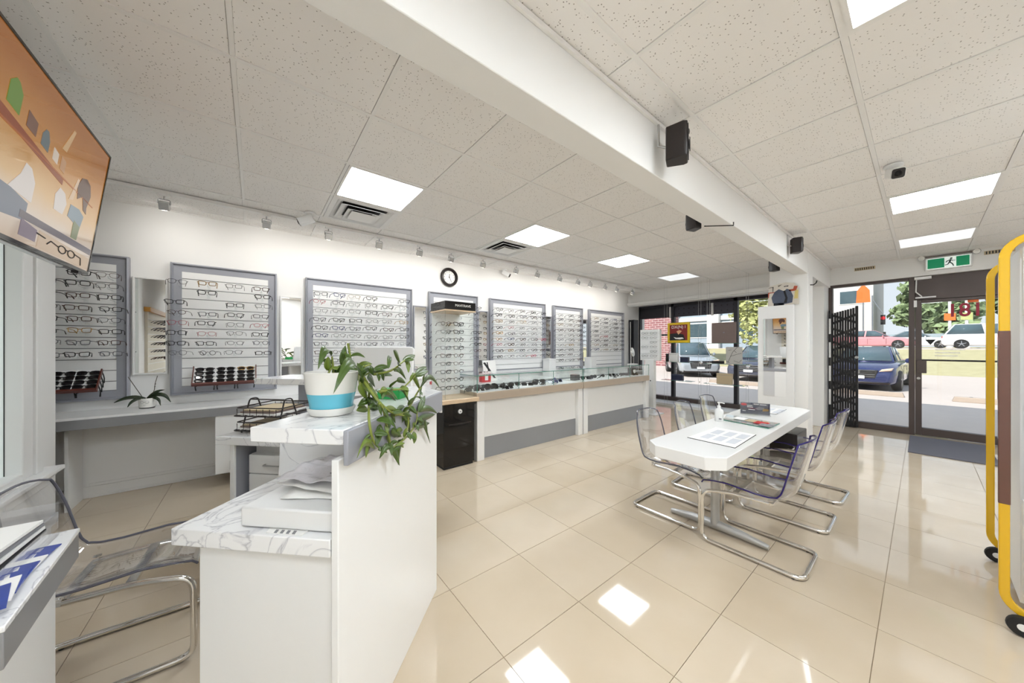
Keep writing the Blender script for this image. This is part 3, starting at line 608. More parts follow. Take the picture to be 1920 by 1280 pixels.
# ================================================================== CHAIRS
def chair_proto():
    t = thing('acrylic_chair', 'x', 'chair')
    prof = [(.265, .385), (.25, .402), (.20, .408), (.08, .396), (-.04, .386), (-.12, .388), (-.175, .405), (-.205, .445), (-.222, .50), (-.245, .60), (-.268, .70), (-.285, .785)]
    cum = [0]
    for i in range(1, len(prof)): cum.append(cum[-1]+math.dist(prof[i], prof[i-1]))
    T = cum[-1]
    def pt(s):
        d = s*T
        for i in range(1, len(prof)):
            if d <= cum[i]+1e-9:
                k = (d-cum[i-1])/(cum[i]-cum[i-1]); return Vector((prof[i-1][0]*(1-k)+prof[i][0]*k, prof[i-1][1]*(1-k)+prof[i][1]*k))
        return Vector(prof[-1])
    def surf(a, b):   # a across, b along
        p = pt(b); q = pt(min(1, b+.02))-pt(max(0, b-.02)); q.normalize(); nx, nz = -q[1], q[0]     # towards the sitter
        if nz < 0 and b < .5: nx, nz = -nx, -nz
        c = 2*a-1
        hw = .205-.012*max(0, (.12-b)/.12)**2 if b < .75 else .205-.040*((b-.75)/.25)**2
        corner = 0
        if b > .88: corner = .025*((b-.88)/.12)**2*abs(c)**4
        lift = .045*abs(c)**3.2*(1 if b > .12 else b/.12*.8+.2)
        return (p[0]-nx*0+(-q[1])*lift*(1)-q[0]*corner, c*hw, p[1]+q[0]*-1*0+q[0]*0+(abs(q[0]))*lift*(1)-q[1]*corner)
    def surf2(a, b):
        p = pt(b); q = pt(min(1, b+.02))-pt(max(0, b-.02)); q.normalize()
        n = Vector((q[1], -q[0]))          # profile runs backwards then up: sitter side is to its right
        c = 2*a-1
        hw = .205-.03*max(0, (.1-b)/.1)**2 if b < .75 else .205-.045*((b-.75)/.25)**2
        corner = .03*((b-.86)/.14)**2*abs(c)**4 if b > .86 else 0
        lift = .042*abs(c)**3*(min(1, .25+b*4))
        return (p[0]+n[0]*lift-q[0]*corner, c*hw, p[1]+n[1]*lift-q[1]*corner)
    mb = MB().grid(surf2, 16, 36)
    sh = obj('shell', mb, 'acrylic', t, thick=.007)
    rim = [surf2(0, b/40) for b in range(41)]+[surf2(a/12, 1) for a in range(1, 12)]+[surf2(1, 1-b/40) for b in range(41)]
    obj('edge_rim', MB().tube(rim, .0048, 6), 'indigo_edge', sh)
    obj('front_lip', MB().tube([surf2(a/14, 0) for a in range(15)], .004, 6), 'acrylic_rod', sh)
    zf = .014; r = .0125; y = .195
    side = lambda s: [(-.10, s*.15, .372), (.10, s*.165, .372), (.262, s*.19, .345), (.265, s*y, zf), (-.265, s*y, zf)]
    L = fillet(side(1), .055, 6); Rr = fillet(side(-1), .055, 6)
    path = fillet(side(1)+side(-1)[::-1], .055, 6)
    fr = obj('frame', MB().tube(path, r, 10), 'chrome', t)
    obj('seat_bracket', MB().box(-.12, -.09, -.155, .155, .362, .378).box(.06, .09, -.16, .16, .372, .386), 'chrome', t)
    for s in (-1, 1): obj('glide', MB().cyl((-.22, s*y, .0), (-.22, s*y, .006), .009, 8), 'rubber', t)
    for s in (-1, 1): obj('cap_screw', MB().lathe([(.0, .0), (.014, .001), (.014, .004), (.0, .006)], 12, (-.105, s*.15, .39)), 'chrome', t)
    return t
ch0 = chair_proto()
spots = [(-.68, 2.62, 180, 'clear acrylic chair with indigo edges, nearest on the right of the white table'),
         (-.68, 3.36, 180, 'clear acrylic chair, middle one on the right of the white table'),
         (-.68, 4.05, 178, 'clear acrylic chair, farthest on the right of the white table by the folded gate'),
         (-1.25, 2.69, 0, 'clear acrylic chair, nearest on the left of the white table'),
         (-1.25, 3.36, 2, 'clear acrylic chair, middle one on the left of the white table'),
         (-1.26, 3.98, 0, 'clear acrylic chair, farthest on the left of the white table behind the sanitizer'),
         (-2.15, -.46, 87, 'clear acrylic chair between the corner desk and the reception desk')]
for i, (x, y, a, lab) in enumerate(spots):
    c = ch0 if i == 0 else copy_tree(ch0)
    c.location = (x, y, 0); c.rotation_euler = (0, 0, R(a)); c['label'] = lab; c['group'] = 'clear acrylic cantilever chairs'
    if i >= 3:     # these show grey rather than indigo edges
        rm = [g for p in c.children for g in p.children if g.name.startswith('edge_rim')][0]
        if 'smoke_rim' not in bpy.data.meshes:
            m2 = rm.data.copy(); m2.name = 'smoke_rim'; m2.materials[0] = MATS['smoke_edge']
        rm.data = bpy.data.meshes['smoke_rim']

# ================================================================== TABLE
TZ = .69
tb = thing('consultation_table', 'long white table with clipped corners on silver T legs', 'table', (-.935, 3.28, 0))
tp = [(-.235, -1.14), (-.15, -1.225), (.15, -1.225), (.235, -1.14), (.235, 1.14), (.15, 1.225), (-.15, 1.225), (-.235, 1.14)]
obj('tabletop', MB().prism(tp, .612, TZ), 'gloss_white', tb, bev=.004)
for y in (-.65, .60):
    obj('leg_post', MB().lathe([(1, .05), (1, .612)], 20, (0, y, 0), .026, .045), 'leg_silver', tb)
    ft = MB()
    for s in (-1, 1):
        pth = [(0, y, .042), (s*.16, y, .036), (s*.315, y, .020)]
        ft.tube(pth, .03, 12, rad=[.034, .028, .017])
    obj('foot_bar', ft, 'leg_silver', tb)
obj('under_rail', B(-.03, .03, -.65, .6, .585, .612), 'leg_silver', tb)

# things on the table
def on_table(name, pts, z0, z1, mat, lab, cat):
    cx = sum(p[0] for p in pts)/len(pts); cy = sum(p[1] for p in pts)/len(pts)
    o = obj(name, MB().prism([(p[0]-cx, p[1]-cy) for p in pts], 0, z1-z0), mat, loc=(cx, cy, z0))
    return tag(o, lab, cat)
sn = thing('hand_sanitizer', 'white pump bottle of hand sanitizer on the white table', 'pump bottle', (-1.09, 3.15, TZ))
obj('bottle', MB().lathe([(.030, 0), (.033, .004), (.033, .088), (.028, .102), (.013, .112), (.013, .122)], 20), 'satin_white', sn)
obj('pump', MB().lathe([(.014, .122), (.014, .134), (.006, .137), (.006, .16)], 14).tube([(0, 0, .158), (.02, .0, .163), (.042, .0, .158)], .005, 8).lathe([(.013, .156), (.013, .166), (.0, .168)], 12), 'satin_white', sn)
obj('print', B(.010, .030, -.034, -.032, .02, .032), 'ink_grey', sn)
gs = on_table('glass_sheet', [(-1.08, 3.205), (-.745, 3.145), (-.735, 3.42), (-1.14, 3.49)], TZ+.001, TZ+.009, 'display_glass', 'thick glass sheet over colour leaflets on the white table', 'glass sheet')
obj('green_edge', MB().tube([(-.155, -.11, .004), (.180, -.17, .004), (.19, .105, .004)], .0038, 6), 'glass_edge', gs)
for k, (x, y, m) in enumerate([(-1.0, 3.37, 'paper'), (-.90, 3.34, 'tan_card'), (-.83, 3.30, 'red_plastic'), (-.78, 3.23, 'ink_grey')]):
    lf = on_table('leaflet', [(x-.045, y-.05), (x+.045, y-.06), (x+.05, y+.05), (x-.04, y+.06)], TZ+.0092+.0006*k, TZ+.0096+.0006*k, m, ['white', 'beige', 'red', 'grey printed'][k]+' leaflet lying on the glass sheet', 'leaflet')
for lab, pts in (('clear desk mat with printed pages at the near end of the white table', [(-1.03, 2.40), (-.735, 2.385), (-.75, 2.86), (-1.02, 2.88)]), ('clear desk mat with printed pages at the far end of the white table', [(-1.09, 3.86), (-.86, 3.88), (-.86, 4.26), (-1.08, 4.26)])):
    m_ = on_table('desk_mat', pts, TZ, TZ+.003, 'paper', lab, 'desk mat')
    sx, sy = .12, (pts[2][1]-pts[0][1])/2-.03
    for k in range(6):
        a, b = (-sx+.025+(k % 3)*.08), (-sy+.04 if k < 3 else .02)
        obj('printed_block', B(a, a+.055, b, b+sy*.75, .0031, .0034), P('print_pale', (205, 208, 214), .6, noise=.08, nscale=90), m_)
    w_ = [(p[0]-sum(q[0] for q in pts)/4, p[1]-sum(q[1] for q in pts)/4, .002) for p in pts]
    obj('dark_edge', MB().tube([w_[0], w_[1], w_[2]], .0022, 5), 'ink_black', m_)
tc_ = thing('tent_card', 'navy printed card in a clear stand on the white table', 'tent card', (-.967, 3.66, TZ+.010), R(19))
obj('stand', MB().box(-.115, .115, -.005, -.002, 0, .115).box(-.115, .115, -.03, .03, 0, .003), 'acrylic', tc_)
cd = obj('card', B(-.11, .11, -.0015, .002, .004, .108), 'navy', tc_)
ov = MB().prism([(-.085+.024*math.cos(R(a)), .09+.011*math.sin(R(a))) for a in range(0, 360, 30)], -.0022, -.0016, 'y'); obj('red_badge', ov, 'red_plastic', cd)
for k, (a, b, z) in enumerate([(-.01, .03, .098), (.035, .085, .096), (-.06, -.02, .082), (-.06, -.015, .068), (-.05, -.0, .045), (-.095, -.07, .03)]): obj('print_line', B(a, b, -.0022, -.0016, z-.003, z+.003), 'paper', cd)
obj('print_frames', MB().prism([(.0, .06), (.03, .075), (.07, .07), (.06, .05), (.02, .045)], -.0022, -.0016, 'y'), 'ink_grey', cd)
obj('print_gold', MB().prism([(.055, .035), (.10, .04), (.10, .06), (.06, .062)], -.0022, -.0016, 'y'), 'frame_gold', cd)
pc = thing('rolling_cabinet', 'small dark cabinet with white base on casters under the table end', 'cabinet', (-.86, 4.22, 0))
obj('body', B(-.16, .13, -.20, .20, .17, .50), 'black_plastic', pc, bev=.005)
obj('base', B(-.17, .14, -.21, .21, .09, .17), 'satin_white', pc, bev=.005)
for x in (-.13, .10):
    for y in (-.16, .16): obj('caster', MB().cyl((x-.012, y, .03), (x+.012, y, .03), .03, 12).box(x-.006, x+.006, y-.006, y+.006, .05, .09), 'rubber', pc)

# ================================================================== EYEGLASSES
def lens_outline(kind, w=.052, h=.036, n=16):
    out = []
    for k in range(n):
        a = 2*math.pi*k/n; c, s = math.cos(a), math.sin(a)
        e = {'rect': .45, 'oval': .9, 'round': 1.0, 'cat': .55, 'pilot': .7}[kind]
        x = math.copysign(abs(c)**e, c)*w/2; z = math.copysign(abs(s)**e, s)*h/2
        if kind == 'round': x *= .88; z *= 1.12
        if kind == 'cat' and s > 0: z += .006*max(0, c); x += .003*max(0, c)
        if kind == 'pilot': x += -.005*s*1 if c < 0 else .003*s; z *= 1.1
        out.append((x, z))
    return out
def glasses_parts(kind, r):
    """local: lenses in the y-z plane, front faces +x"""
    rims = MB(); lens = []; o = lens_outline(kind)
    for s in (-1, 1):
        pts = [(-.004*abs(p[0])/.03, s*(.036+p[0]), p[1]) for p in o]
        rims.tube(pts, r, 5, True); lens.append(MB().add([(x-.001, y, z) for x, y, z in pts], [tuple(range(len(pts)))]))
    rims.tube([(0, -.011, .006), (.002, 0, .010), (0, .011, .006)], r, 5)
    for s in (-1, 1): rims.tube([(-.002, s*.061, .010), (-.006, s*.071, .011)], r*1.2, 5)
    def temple(s):
        return MB().tube([(-.006, s*.071, .011), (-.05, s*.072, .010), (-.095, s*.070, .004), (-.128, s*.066, -.022)], r, 5, rad=[r*1.1, r, r, r*1.3])
    return rims, lens, temple
GL = {}
KINDS = [('rect', .0026), ('oval', .0019), ('round', .0022), ('cat', .0028), ('rect', .0016), ('pilot', .0015)]
FCOL = ['frame_black', 'frame_steel', 'frame_brown', 'frame_gold', 'frame_red', 'frame_blue']
FNAME = {'frame_black': 'black', 'frame_steel': 'steel grey', 'frame_brown': 'brown', 'frame_gold': 'gold', 'frame_red': 'red', 'frame_blue': 'dark blue'}
KNAME = {'rect': 'rectangular', 'oval': 'oval', 'round': 'round', 'cat': 'cat-eye', 'pilot': 'thin wire'}
def glasses(ki, fm, near, dark=False):
    key = (ki, fm, near, dark)
    if key not in GL:
        kind, r = KINDS[ki]; rims, lens, tem = glasses_parts(kind, r*1.12 if near else r*1.5)
        if near:
            GL[key] = (rims.mesh('eyeglasses', fm), [q.mesh('lens', 'lens_dark' if dark else 'lens_clear') for q in lens], [tem(-1).mesh('temple', fm), tem(1).mesh('temple', fm)])
        else:
            for s in (-1, 1):
                t = tem(s); rims.add(t.v, t.f)
            GL[key] = (rims.mesh('eyeglasses', fm), [q.mesh('lens', 'lens_dark') for q in lens] if dark else [], [])
    return GL[key]
def put_glasses(loc, ki, fm, near, label, group, rz=0.0, ry=0.0, rx=0.0, dark=False, cat='eyeglasses', name='eyeglasses'):
    ms = glasses(ki, fm, near, dark)
    o = obj(name, ms[0], None, loc=loc); o.rotation_euler = (rx, ry, rz); tag(o, label, cat, group)
    for m in ms[1]: obj('lens', m, None, o)
    for m in ms[2]: obj('temple', m, None, o)
    return o
random.seed(21)
ROWS = [1.95, 1.86, 1.763, 1.66, 1.562, 1.466, 1.37, 1.27, 1.17, 1.075]
PANELS = [  # y0, y1, columns, number of rows, what to call it
    (-1.62, -.908, [-1.32, -1.155, -.99], 8, 'first wall panel from the television', True),
    (-.645, .192, [-.585, -.375, -.165, .055], 8, 'second wall panel from the television', True),
    (.467, 1.759, [.60, .80, .97, 1.17, 1.37, 1.59], 9, 'third wall panel from the television', True),
    (2.018, 2.863, [2.10, 2.40, 2.76], 9, 'fourth wall panel from the television', False),
    (3.106, 4.405, [3.19, 3.445, 3.70, 3.965, 4.20], 9, 'fifth wall panel from the television', False),
    (4.625, 5.519, [4.67, 4.97, 5.24], 10, 'sixth wall panel from the television', False),
    (5.736, 7.068, [5.80, 6.15, 6.50, 6.76], 8, 'seventh wall panel from the television', False)]
peg_mesh = MB().tube([(-.15, 0, -.012), (-.005, 0, -.012), (.004, 0, .004)], .004, 6).box(-.165, -.15, -.012, .012, -.03, .01).mesh('peg', 'acrylic_rod')
skip = {(1, 1, 2), (1, 2, 1), (2, 0, 4), (1, 1, 0), (0, 0, 0)}
for pi, (y0, y1, cols, nr, pname, near) in enumerate(PANELS):
    yc = (y0+y1)/2; hw = (y1-y0)/2; z0, z1 = .86, 2.155
    pn = thing('eyeglass_wall_display', ['first', 'second', 'third', 'fourth', 'fifth', 'sixth', 'seventh'][pi]+' white slatted eyeglass panel in a silver frame along the wall, counted from the television', 'display panel', (WX, yc, 0), 0, 'slatted eyeglass panels')
    obj('backing', B(.001, .02, -hw+.02, hw-.02, z0+.02, z1-.02), P('groove_grey', (120, 120, 124), .6, noise=.03, nscale=10), pn)
    fw = .078
    for s in (-1, 1):
        obj('frame_rail', MB().prism([(0, s*hw), (.055, s*hw), (.060, s*(hw-.012)), (.036, s*(hw-.022)), (.034, s*(hw-fw)), (0, s*(hw-fw))], z0, z1), 'silver_grey', pn)
    for zz, s in ((z1, 1), (z0, -1)):
        pr = [(0, zz), (.055, zz), (.060, zz-s*.012), (.036, zz-s*.022), (.034, zz-s*fw), (0, zz-s*fw)]
        obj('frame_rail', MB().prism(pr, -hw+.001, hw-.001, 'y'), 'silver_grey', pn)
    zs = z0+fw; pitch = .0985; k = 0; edges = [2.005-pitch*i for i in range(12) if zs+.01 < 2.005-pitch*i < z1-fw]
    cutz = [z1-fw]+edges+[zs]
    for a, b in zip(cutz[:-1], cutz[1:]):
        obj('slat', B(.02, .032, -hw+fw, hw-fw, b+.0055, a-.001), 'panel_white', pn)
    for ri in range(nr):
        for ci, y in enumerate(cols):
            if (pi, ri, ci) in skip: continue
            u = random.random()
            fm = 'frame_black' if u < .55 else 'frame_steel' if u < .75 else 'frame_brown' if u < .88 else 'frame_gold' if u < .93 else 'frame_blue' if u < .97 else 'frame_red'
            if (pi, ri, ci) == (1, 4, 3): fm = 'frame_red'
            ki = random.choice([0, 0, 0, 1, 2, 3, 3, 4, 5])
            yy = y+random.uniform(-.012, .012); zz = ROWS[ri]+random.uniform(-.006, .006)
            if near: obj('peg', peg_mesh, None, pn, loc=(-4.372-WX, yy-yc, zz-.012))
            else: obj('peg', peg_mesh, None, pn, loc=(-4.372-WX, yy-yc, zz-.012))
            put_glasses((-4.362, yy, zz), ki, fm, near, f'{FNAME[fm]} {KNAME[KINDS[ki][0]]} eyeglasses, {ORD[ri]} row, {ORD[ci]} column, {pname}', 'eyeglasses on the wall panels', rz=R(random.uniform(-14, 14)))
# trays of sunglasses on the first two panels
def sun_tray(yc, w, lab, grp, nc, which):
    t = thing('sunglass_tray', lab, 'display tray', (-4.50, yc, .965), 0)
    # a shallow tray leaning back against the slats: lower front edge proud, top at the wall
    T = Matrix.Rotation(R(-40), 4, 'Y')
    h = .205
    obj('board', B(0, .012, -w/2, w/2, 0, h).xf(Matrix.Translation((.14, 0, .0)) @ T), 'panel_white', t)
    obj('wood_edge', B(-.004, .03, -w/2-.008, w/2+.008, -.016, .002).xf(Matrix.Translation((.14, 0, .0)) @ T), 'wood_dark', t)
    for s in (-1, 1): obj('side_edge', B(0, .03, s*(w/2+.004)-.004, s*(w/2+.004)+.004, 0, h).xf(Matrix.Translation((.14, 0, 0)) @ T), 'wood_dark', t)
    obj('bracket', B(-.06, .03, -w/2+.05, -w/2+.07, .0, .02).box(-.06, .03, w/2-.07, w/2-.05, 0, .02), 'steel', t)
    cw = w/nc
    for c in range(nc):
        if c: obj('divider', B(.012, .022, -w/2+cw*c-.003, -w/2+cw*c+.003, 0, h).xf(Matrix.Translation((.14, 0, 0)) @ T), 'panel_white', t)
        for r_ in range(4):
            p = Matrix.Translation((-4.50+.14, yc, .965)) @ T @ Vector((.022, -w/2+cw*(c+.5), .025+.048*r_))
            fm = 'frame_gold' if (which == 2 and c == 2 and r_ == 3) else 'frame_black'
            put_glasses(tuple(p), 0 if r_ % 2 else 3, fm, False, f"dark sunglasses, {ORD[c]} column and {ORD[3-r_]} row of the tray on the {ORD[which-1]} wall panel", grp, ry=R(-40), dark=True, cat='sunglasses', name='sunglasses')
sun_tray(-.235, .475, 'tilted tray of dark sunglasses below the eyeglasses left of the trailing plant', 'sunglasses in the wall trays', 3, 2)
sun_tray(-1.19, .26, 'tilted tray of dark sunglasses partly hidden by the white casing under the television', 'sunglasses in the wall trays', 2, 1)

# mirrors between the panels
def wall_mirror(y0, y1, z0, z1, lab, fmat):
    t = thing('wall_mirror', lab, 'mirror', (WX, (y0+y1)/2, (z0+z1)/2)); w, h = (y1-y0)/2, (z1-z0)/2
    obj('glass', B(.002, .012, -w+.012, w-.012, -h+.012, h-.012), 'mirror', t)
    obj('frame', MB().box(0, .024, -w, -w+.016, -h, h).box(0, .024, w-.016, w, -h, h).box(0, .024, -w+.016, w-.016, h-.016, h).box(0, .024, -w+.016, w-.016, -h, -h+.016), fmat, t, bev=.003)
wall_mirror(-.895, -.665, 1.07, 1.99, 'tall narrow mirror above the orchid', 'trim_white')
wall_mirror(.222, .44, .90, 1.915, 'narrow white-framed mirror left of the trailing plant', 'trim_white')
wall_mirror(1.79, 2.0, 1.0, 1.93, 'narrow mirror under the wall clock', 'silver_grey')
wall_mirror(2.885, 3.085, 1.0, 1.93, 'narrow mirror right of the glass display tower', 'silver_grey')
wall_mirror(4.425, 4.605, 1.0, 1.93, 'narrow mirror between the fifth and sixth wall panels', 'silver_grey')
wall_mirror(5.535, 5.72, 1.0, 1.93, 'narrow mirror between the sixth and seventh wall panels', 'silver_grey')
# clock
ck = thing('wall_clock', 'round wall clock with a thick black rim and white face', 'clock', (WX, 2.36, 2.41))
RY90 = Matrix.Rotation(R(90), 4, 'Y')
obj('rim', MB().lathe([(.098, .0), (.14, .0), (.148, .02), (.138, .045), (.118, .05), (.10, .030), (.098, .02)], 40, caps=False).xf(RY90), 'black_plastic', ck)
obj('dial', MB().lathe([(.0, .016), (.104, .016)][::-1], 40).xf(RY90), 'paper', ck)
for h in range(12):
    a = R(30*h); y_, z_ = math.sin(a)*.082, math.cos(a)*.082
    text('numeral', str(12 if h == 0 else h), .026, 'ink_black', ck, (.0175, y_, z_), (R(90), 0, R(90)), ext=.0003)
def hand(L, w, deg, x):
    return B(x, x+.002, -w, w, -.012, L).xf(Matrix.Rotation(R(-deg), 4, 'X'))
obj('hour_hand', hand(.05, .0035, 8, .019), 'ink_black', ck); obj('minute_hand', hand(.078, .0025, 152, .022), 'ink_black', ck)
obj('hub', MB().cyl((.017, 0, 0), (.027, 0, 0), .006, 10), 'ink_black', ck)

# wall counter below the panels
wc = thing('wall_counter', 'long white wall counter with a grey front edge under the eyeglass panels', 'counter', (WX, 0, 0))
obj('worktop', B(.001, .455, AY+.001, 7.2, .755, .775), 'gloss_white', wc, bev=.003)
obj('edge_band', B(.435, .458, AY+.001, 7.2, .680, .757), 'counter_grey', wc, bev=.002)
obj('underside', B(.02, .435, AY+.001, 7.2, .735, .755), 'counter_grey', wc)
obj('end_panel', B(.02, .30, -1.20, -1.18, .0, .735), 'satin_white', wc)
cb = thing('wall_cabinet_unit', 'white cupboard under the wall counter behind the reception desk', 'cabinet', (WX, .05, 0))
obj('carcass', B(.03, .425, -.33, .60, .13, .68), 'satin_white', cb)
for a, b, hs in ((-.345, .13, 1), (.135, .605, -1)):
    dd = obj('door', B(.425, .445, a, b, .13, .682), 'satin_white', cb, bev=.003)
    yh = a+.11 if hs > 0 else b-.11
    obj('handle', MB().tube(fillet([(.445, yh, .16), (.47, yh, .16), (.47, yh, .245), (.445, yh, .245)], .01, 3), .005, 6), 'black_plastic', dd)
obj('plinth', B(.08, .38, -.22, .58, 0, .13), 'kick_grey', cb)
cg = thing('grey_base_unit', 'grey base cabinet under the wall counter beside the glass tower', 'cabinet', (WX, 1.9, 0))
obj('carcass', B(.03, .425, -.55, 2.2, .12, .68), 'silver_grey', cg)
for k in range(5): obj('door', B(.425, .44, -.54+.55*k, .005+.55*k, .125, .678), 'silver_grey', cg, bev=.003)
obj('kick', B(.08, .40, -.53, 2.18, 0, .12), 'black_matte', cg)
# on the wall counter
ob = thing('orchid', 'dark-leaved orchid without flowers in a white pot printed with spectacles', 'orchid', (-4.40, -.775, .775))
obj('pot', MB().lathe([(.046, .004), (.052, .01), (.054, .085), (.052, .09), (.047, .088), (.044, .02)], 28), 'pot_white', ob)
obj('pot_base', MB().lathe([(.046, 0), (.05, .002), (.05, .009), (.046, .011)], 28), 'black_matte', ob)
obj('bark', MB().lathe([(.046, .07), (.03, .078), (0, .08)], 16), 'soil', ob)
gp = MB()
for s in (-1, 1): gp.tube([(.0548*math.cos(R(a0)), .0548*math.sin(R(a0)), z) for a0, z in [(-8+s*17+13*math.cos(R(q)), .058+.010*math.sin(R(q))) for q in range(0, 360, 30)]], .0009, 4, True)
gp.tube([(.0548*math.cos(R(a0)), .0548*math.sin(R(a0)), .06) for a0 in (-12, -8, -4)], .0009, 4)
gp.tube([(.0548*math.cos(R(a0)), .0548*math.sin(R(a0)), z) for a0, z in ((-16, .034), (-8, .03), (0, .034))], .0009, 4)
obj('printed_spectacles', gp, 'ink_grey', ob)
def strap_leaf(pts, w):
    n = len(pts); vs_ = []; fs_ = []; V = [Vector(p) for p in pts]
    for i in range(n):
        t = (V[min(i+1, n-1)]-V[max(i-1, 0)]).normalized(); s = t.cross(Vector((1, 0, .35))).normalized()
        ww = w*math.sin(math.pi*(.12+.86*i/(n-1)))**.6
        if i == n-1: ww = .002
        vs_ += [V[i]+s*ww, V[i]-t*0+Vector((0, 0, -ww*.25)), V[i]-s*ww]
    for i in range(n-1):
        o = i*3; fs_ += [(o, o+1, o+4, o+3), (o+1, o+2, o+5, o+4)]
    return MB().add(vs_, fs_)
for pts, w in (([(0, -.01, .085), (.01, -.06, .108), (.02, -.13, .105), (.03, -.19, .07)], .016), ([(0, -.01, .085), (.05, -.04, .10), (.08, -.08, .075), (.09, -.10, .03)], .013),
               ([(0, .0, .085), (-.01, .03, .12), (-.01, .07, .15), (-.01, .11, .155)], .013), ([(0, .01, .085), (.02, .06, .125), (.03, .12, .11), (.03, .155, .04)], .018), ([(0, .01, .085), (.04, .05, .10), (.06, .085, .075), (.07, .095, .02)], .013)):
    obj('leaf', strap_leaf(fillet(pts, .04, 3), w), 'leaf_dark', ob, thick=.003)
obj('flower_spike', MB().tube([(0, -.02, .08), (.0, -.07, .19), (.0, -.115, .29)], .0028, 6), 'stem_brown', ob)
obj('flower_spike', MB().tube([(0, .02, .08), (.0, .045, .16), (.0, .05, .22), (0, .065, .29)], .0026, 6).lathe([(0, -.005), (.006, 0), (0, .006)], 8, (0, .048, .19)).lathe([(0, -.005), (.006, 0), (0, .006)], 8, (0, .052, .215)), 'stem_brown', ob)
def small_box(name, loc, sx, sy, sz, mat, lab, cat, rz=0):
    o = obj(name, B(-sx/2, sx/2, -sy/2, sy/2, 0, sz), mat, loc=loc, bev=.003); o.rotation_euler = (0, 0, rz); return tag(o, lab, cat)
o_ = small_box('red_tissue_box', (-4.33, 2.02, .775), .10, .12, .11, 'red_plastic', 'small red box on the wall counter left of the glass tower', 'box')
obj('white_band', B(-.051, .051, -.061, .061, .0, .022), 'paper', o_)
o_ = small_box('red_bottle_pack', (-4.30, 2.86, .775), .08, .17, .16, 'red_plastic', 'red and white pack on the wall counter behind the glass counter', 'box')
obj('white_band', B(.041, .043, -.03, .03, .03, .13), 'paper', o_)
st2 = thing('counter_card_stand', 'leaning picture card with dark branch print behind the glass counter', 'card stand', (-4.38, 3.03, .775), 0)
obj('card', B(0, .006, -.13, .13, 0, .34).xf(Matrix.Rotation(R(-12), 4, 'Y')), 'paper', st2)
obj('print', MB().prism([(-.12, .30), (-.08, .31), (.10, .04), (.06, .04)], .007, .008, 'x').prism([(-.05, .31), (-.03, .31), (-.01, .12), (-.04, .10)], .007, .008, 'x').xf(Matrix.Rotation(R(-12), 4, 'Y')), 'ink_black', st2)
for y, lab in ((4.37, 'white box on the wall counter between the fifth and sixth panels'), (5.60, 'white box on the wall counter between the sixth and seventh panels')):
    o_ = small_box('white_carton', (-4.38, y, .775), .18, .17, .33, 'satin_white', lab, 'box')
    obj('lid', B(-.095, .095, -.09, .09, .30, .335), 'satin_white', o_, bev=.003)

# ================================================================== GLASS COUNTERS
def glass_counter(y0, y1, lab):
    t = thing('glass_showcase', lab, 'showcase', (-3.2, y0, 0), 0, 'glass-topped showcase counters'); L = y1-y0; D = -.50
    obj('front_panel', B(-.085, -.06, .10, L-.10, .25, .70), 'gloss_white', t)
    obj('kick_panel', B(-.080, -.058, .10, L-.10, 0, .25), 'kick_grey', t)
    for a in (0, L-.10): obj('pilaster', B(-.35, .0, a, a+.10, 0, .70), 'gloss_white', t, bev=.004)
    obj('back_panel', B(D, D+.02, .0, L, 0, .70), 'gloss_white', t)
    obj('gold_rail', MB().box(-.02, .012, -.01, L+.0, .700, .795).box(D, -.02, -.01, .02, .70, .795), 'gold_trim', t, bev=.003)
    obj('deck', B(D, -.02, .02, L, .76, .797), 'panel_white', t)
    g = .006
    obj('front_pane', B(-.006, .0, .0, L, .797, .990), 'display_glass', t)
    obj('rear_pane', B(D, D+.006, .0, L, .797, .990), 'display_glass', t)
    obj('end_pane', B(D+.006, -.006, 0, .006, .797, .990), 'display_glass', t)
    obj('end_pane', B(D+.006, -.006, L-.006, L, .797, .990), 'display_glass', t)
    obj('top_pane', B(D-.005, .005, -.02, L+.0, .990, .997), 'display_glass', t)
    obj('green_edge', MB().tube([(.004, -.02, .9935), (.004, L, .9935)], .0045, 6).tube([(D, -.02, .9935), (.004, -.02, .9935)], .0045, 6), 'glass_edge', t)
    n = 2
    for k in range(1, 3):
        y = L*k/3
        obj('divider_pane', B(D+.006, -.006, y-.003, y+.003, .797, .985), 'display_glass', t)
        obj('divider_edge', MB().cyl((-.003, y, .797), (-.003, y, .99), .004, 6), 'glass_edge', t)
    for y in (.0, L): obj('corner_edge', MB().cyl((-.003, y+.002*(1 if y == 0 else -1), .797), (-.003, y, .99), .0042, 6), 'glass_edge', t)
glass_counter(2.02, 3.905, 'nearer glass showcase counter with gold rail beside the display tower')
glass_counter(3.93, 5.83, 'farther glass showcase counter with gold rail toward the shop window')
random.seed(9)
k = 0
for cy, n, spread in ((2.36, 12, .30), (3.12, 4, .16), (3.50, 4, .12)):
    for i in range(n):
        put_glasses((-3.36+random.uniform(-.10, .10)+.0, cy+(i/(max(1, n-1))-.5)*2*spread, .816+.016*(i % 3)), random.choice([0, 3, 5]), 'frame_black' if cy != 3.50 else 'frame_blue', False, f'dark sunglasses lying in the nearer glass showcase, {ORD[k]} from the tower', 'sunglasses in the nearer showcase', rz=R(random.uniform(-50, 50)), ry=R(-35), dark=True, cat='sunglasses', name='sunglasses').scale = (1.25, 1.25, 1.25)
        k += 1
k = 0
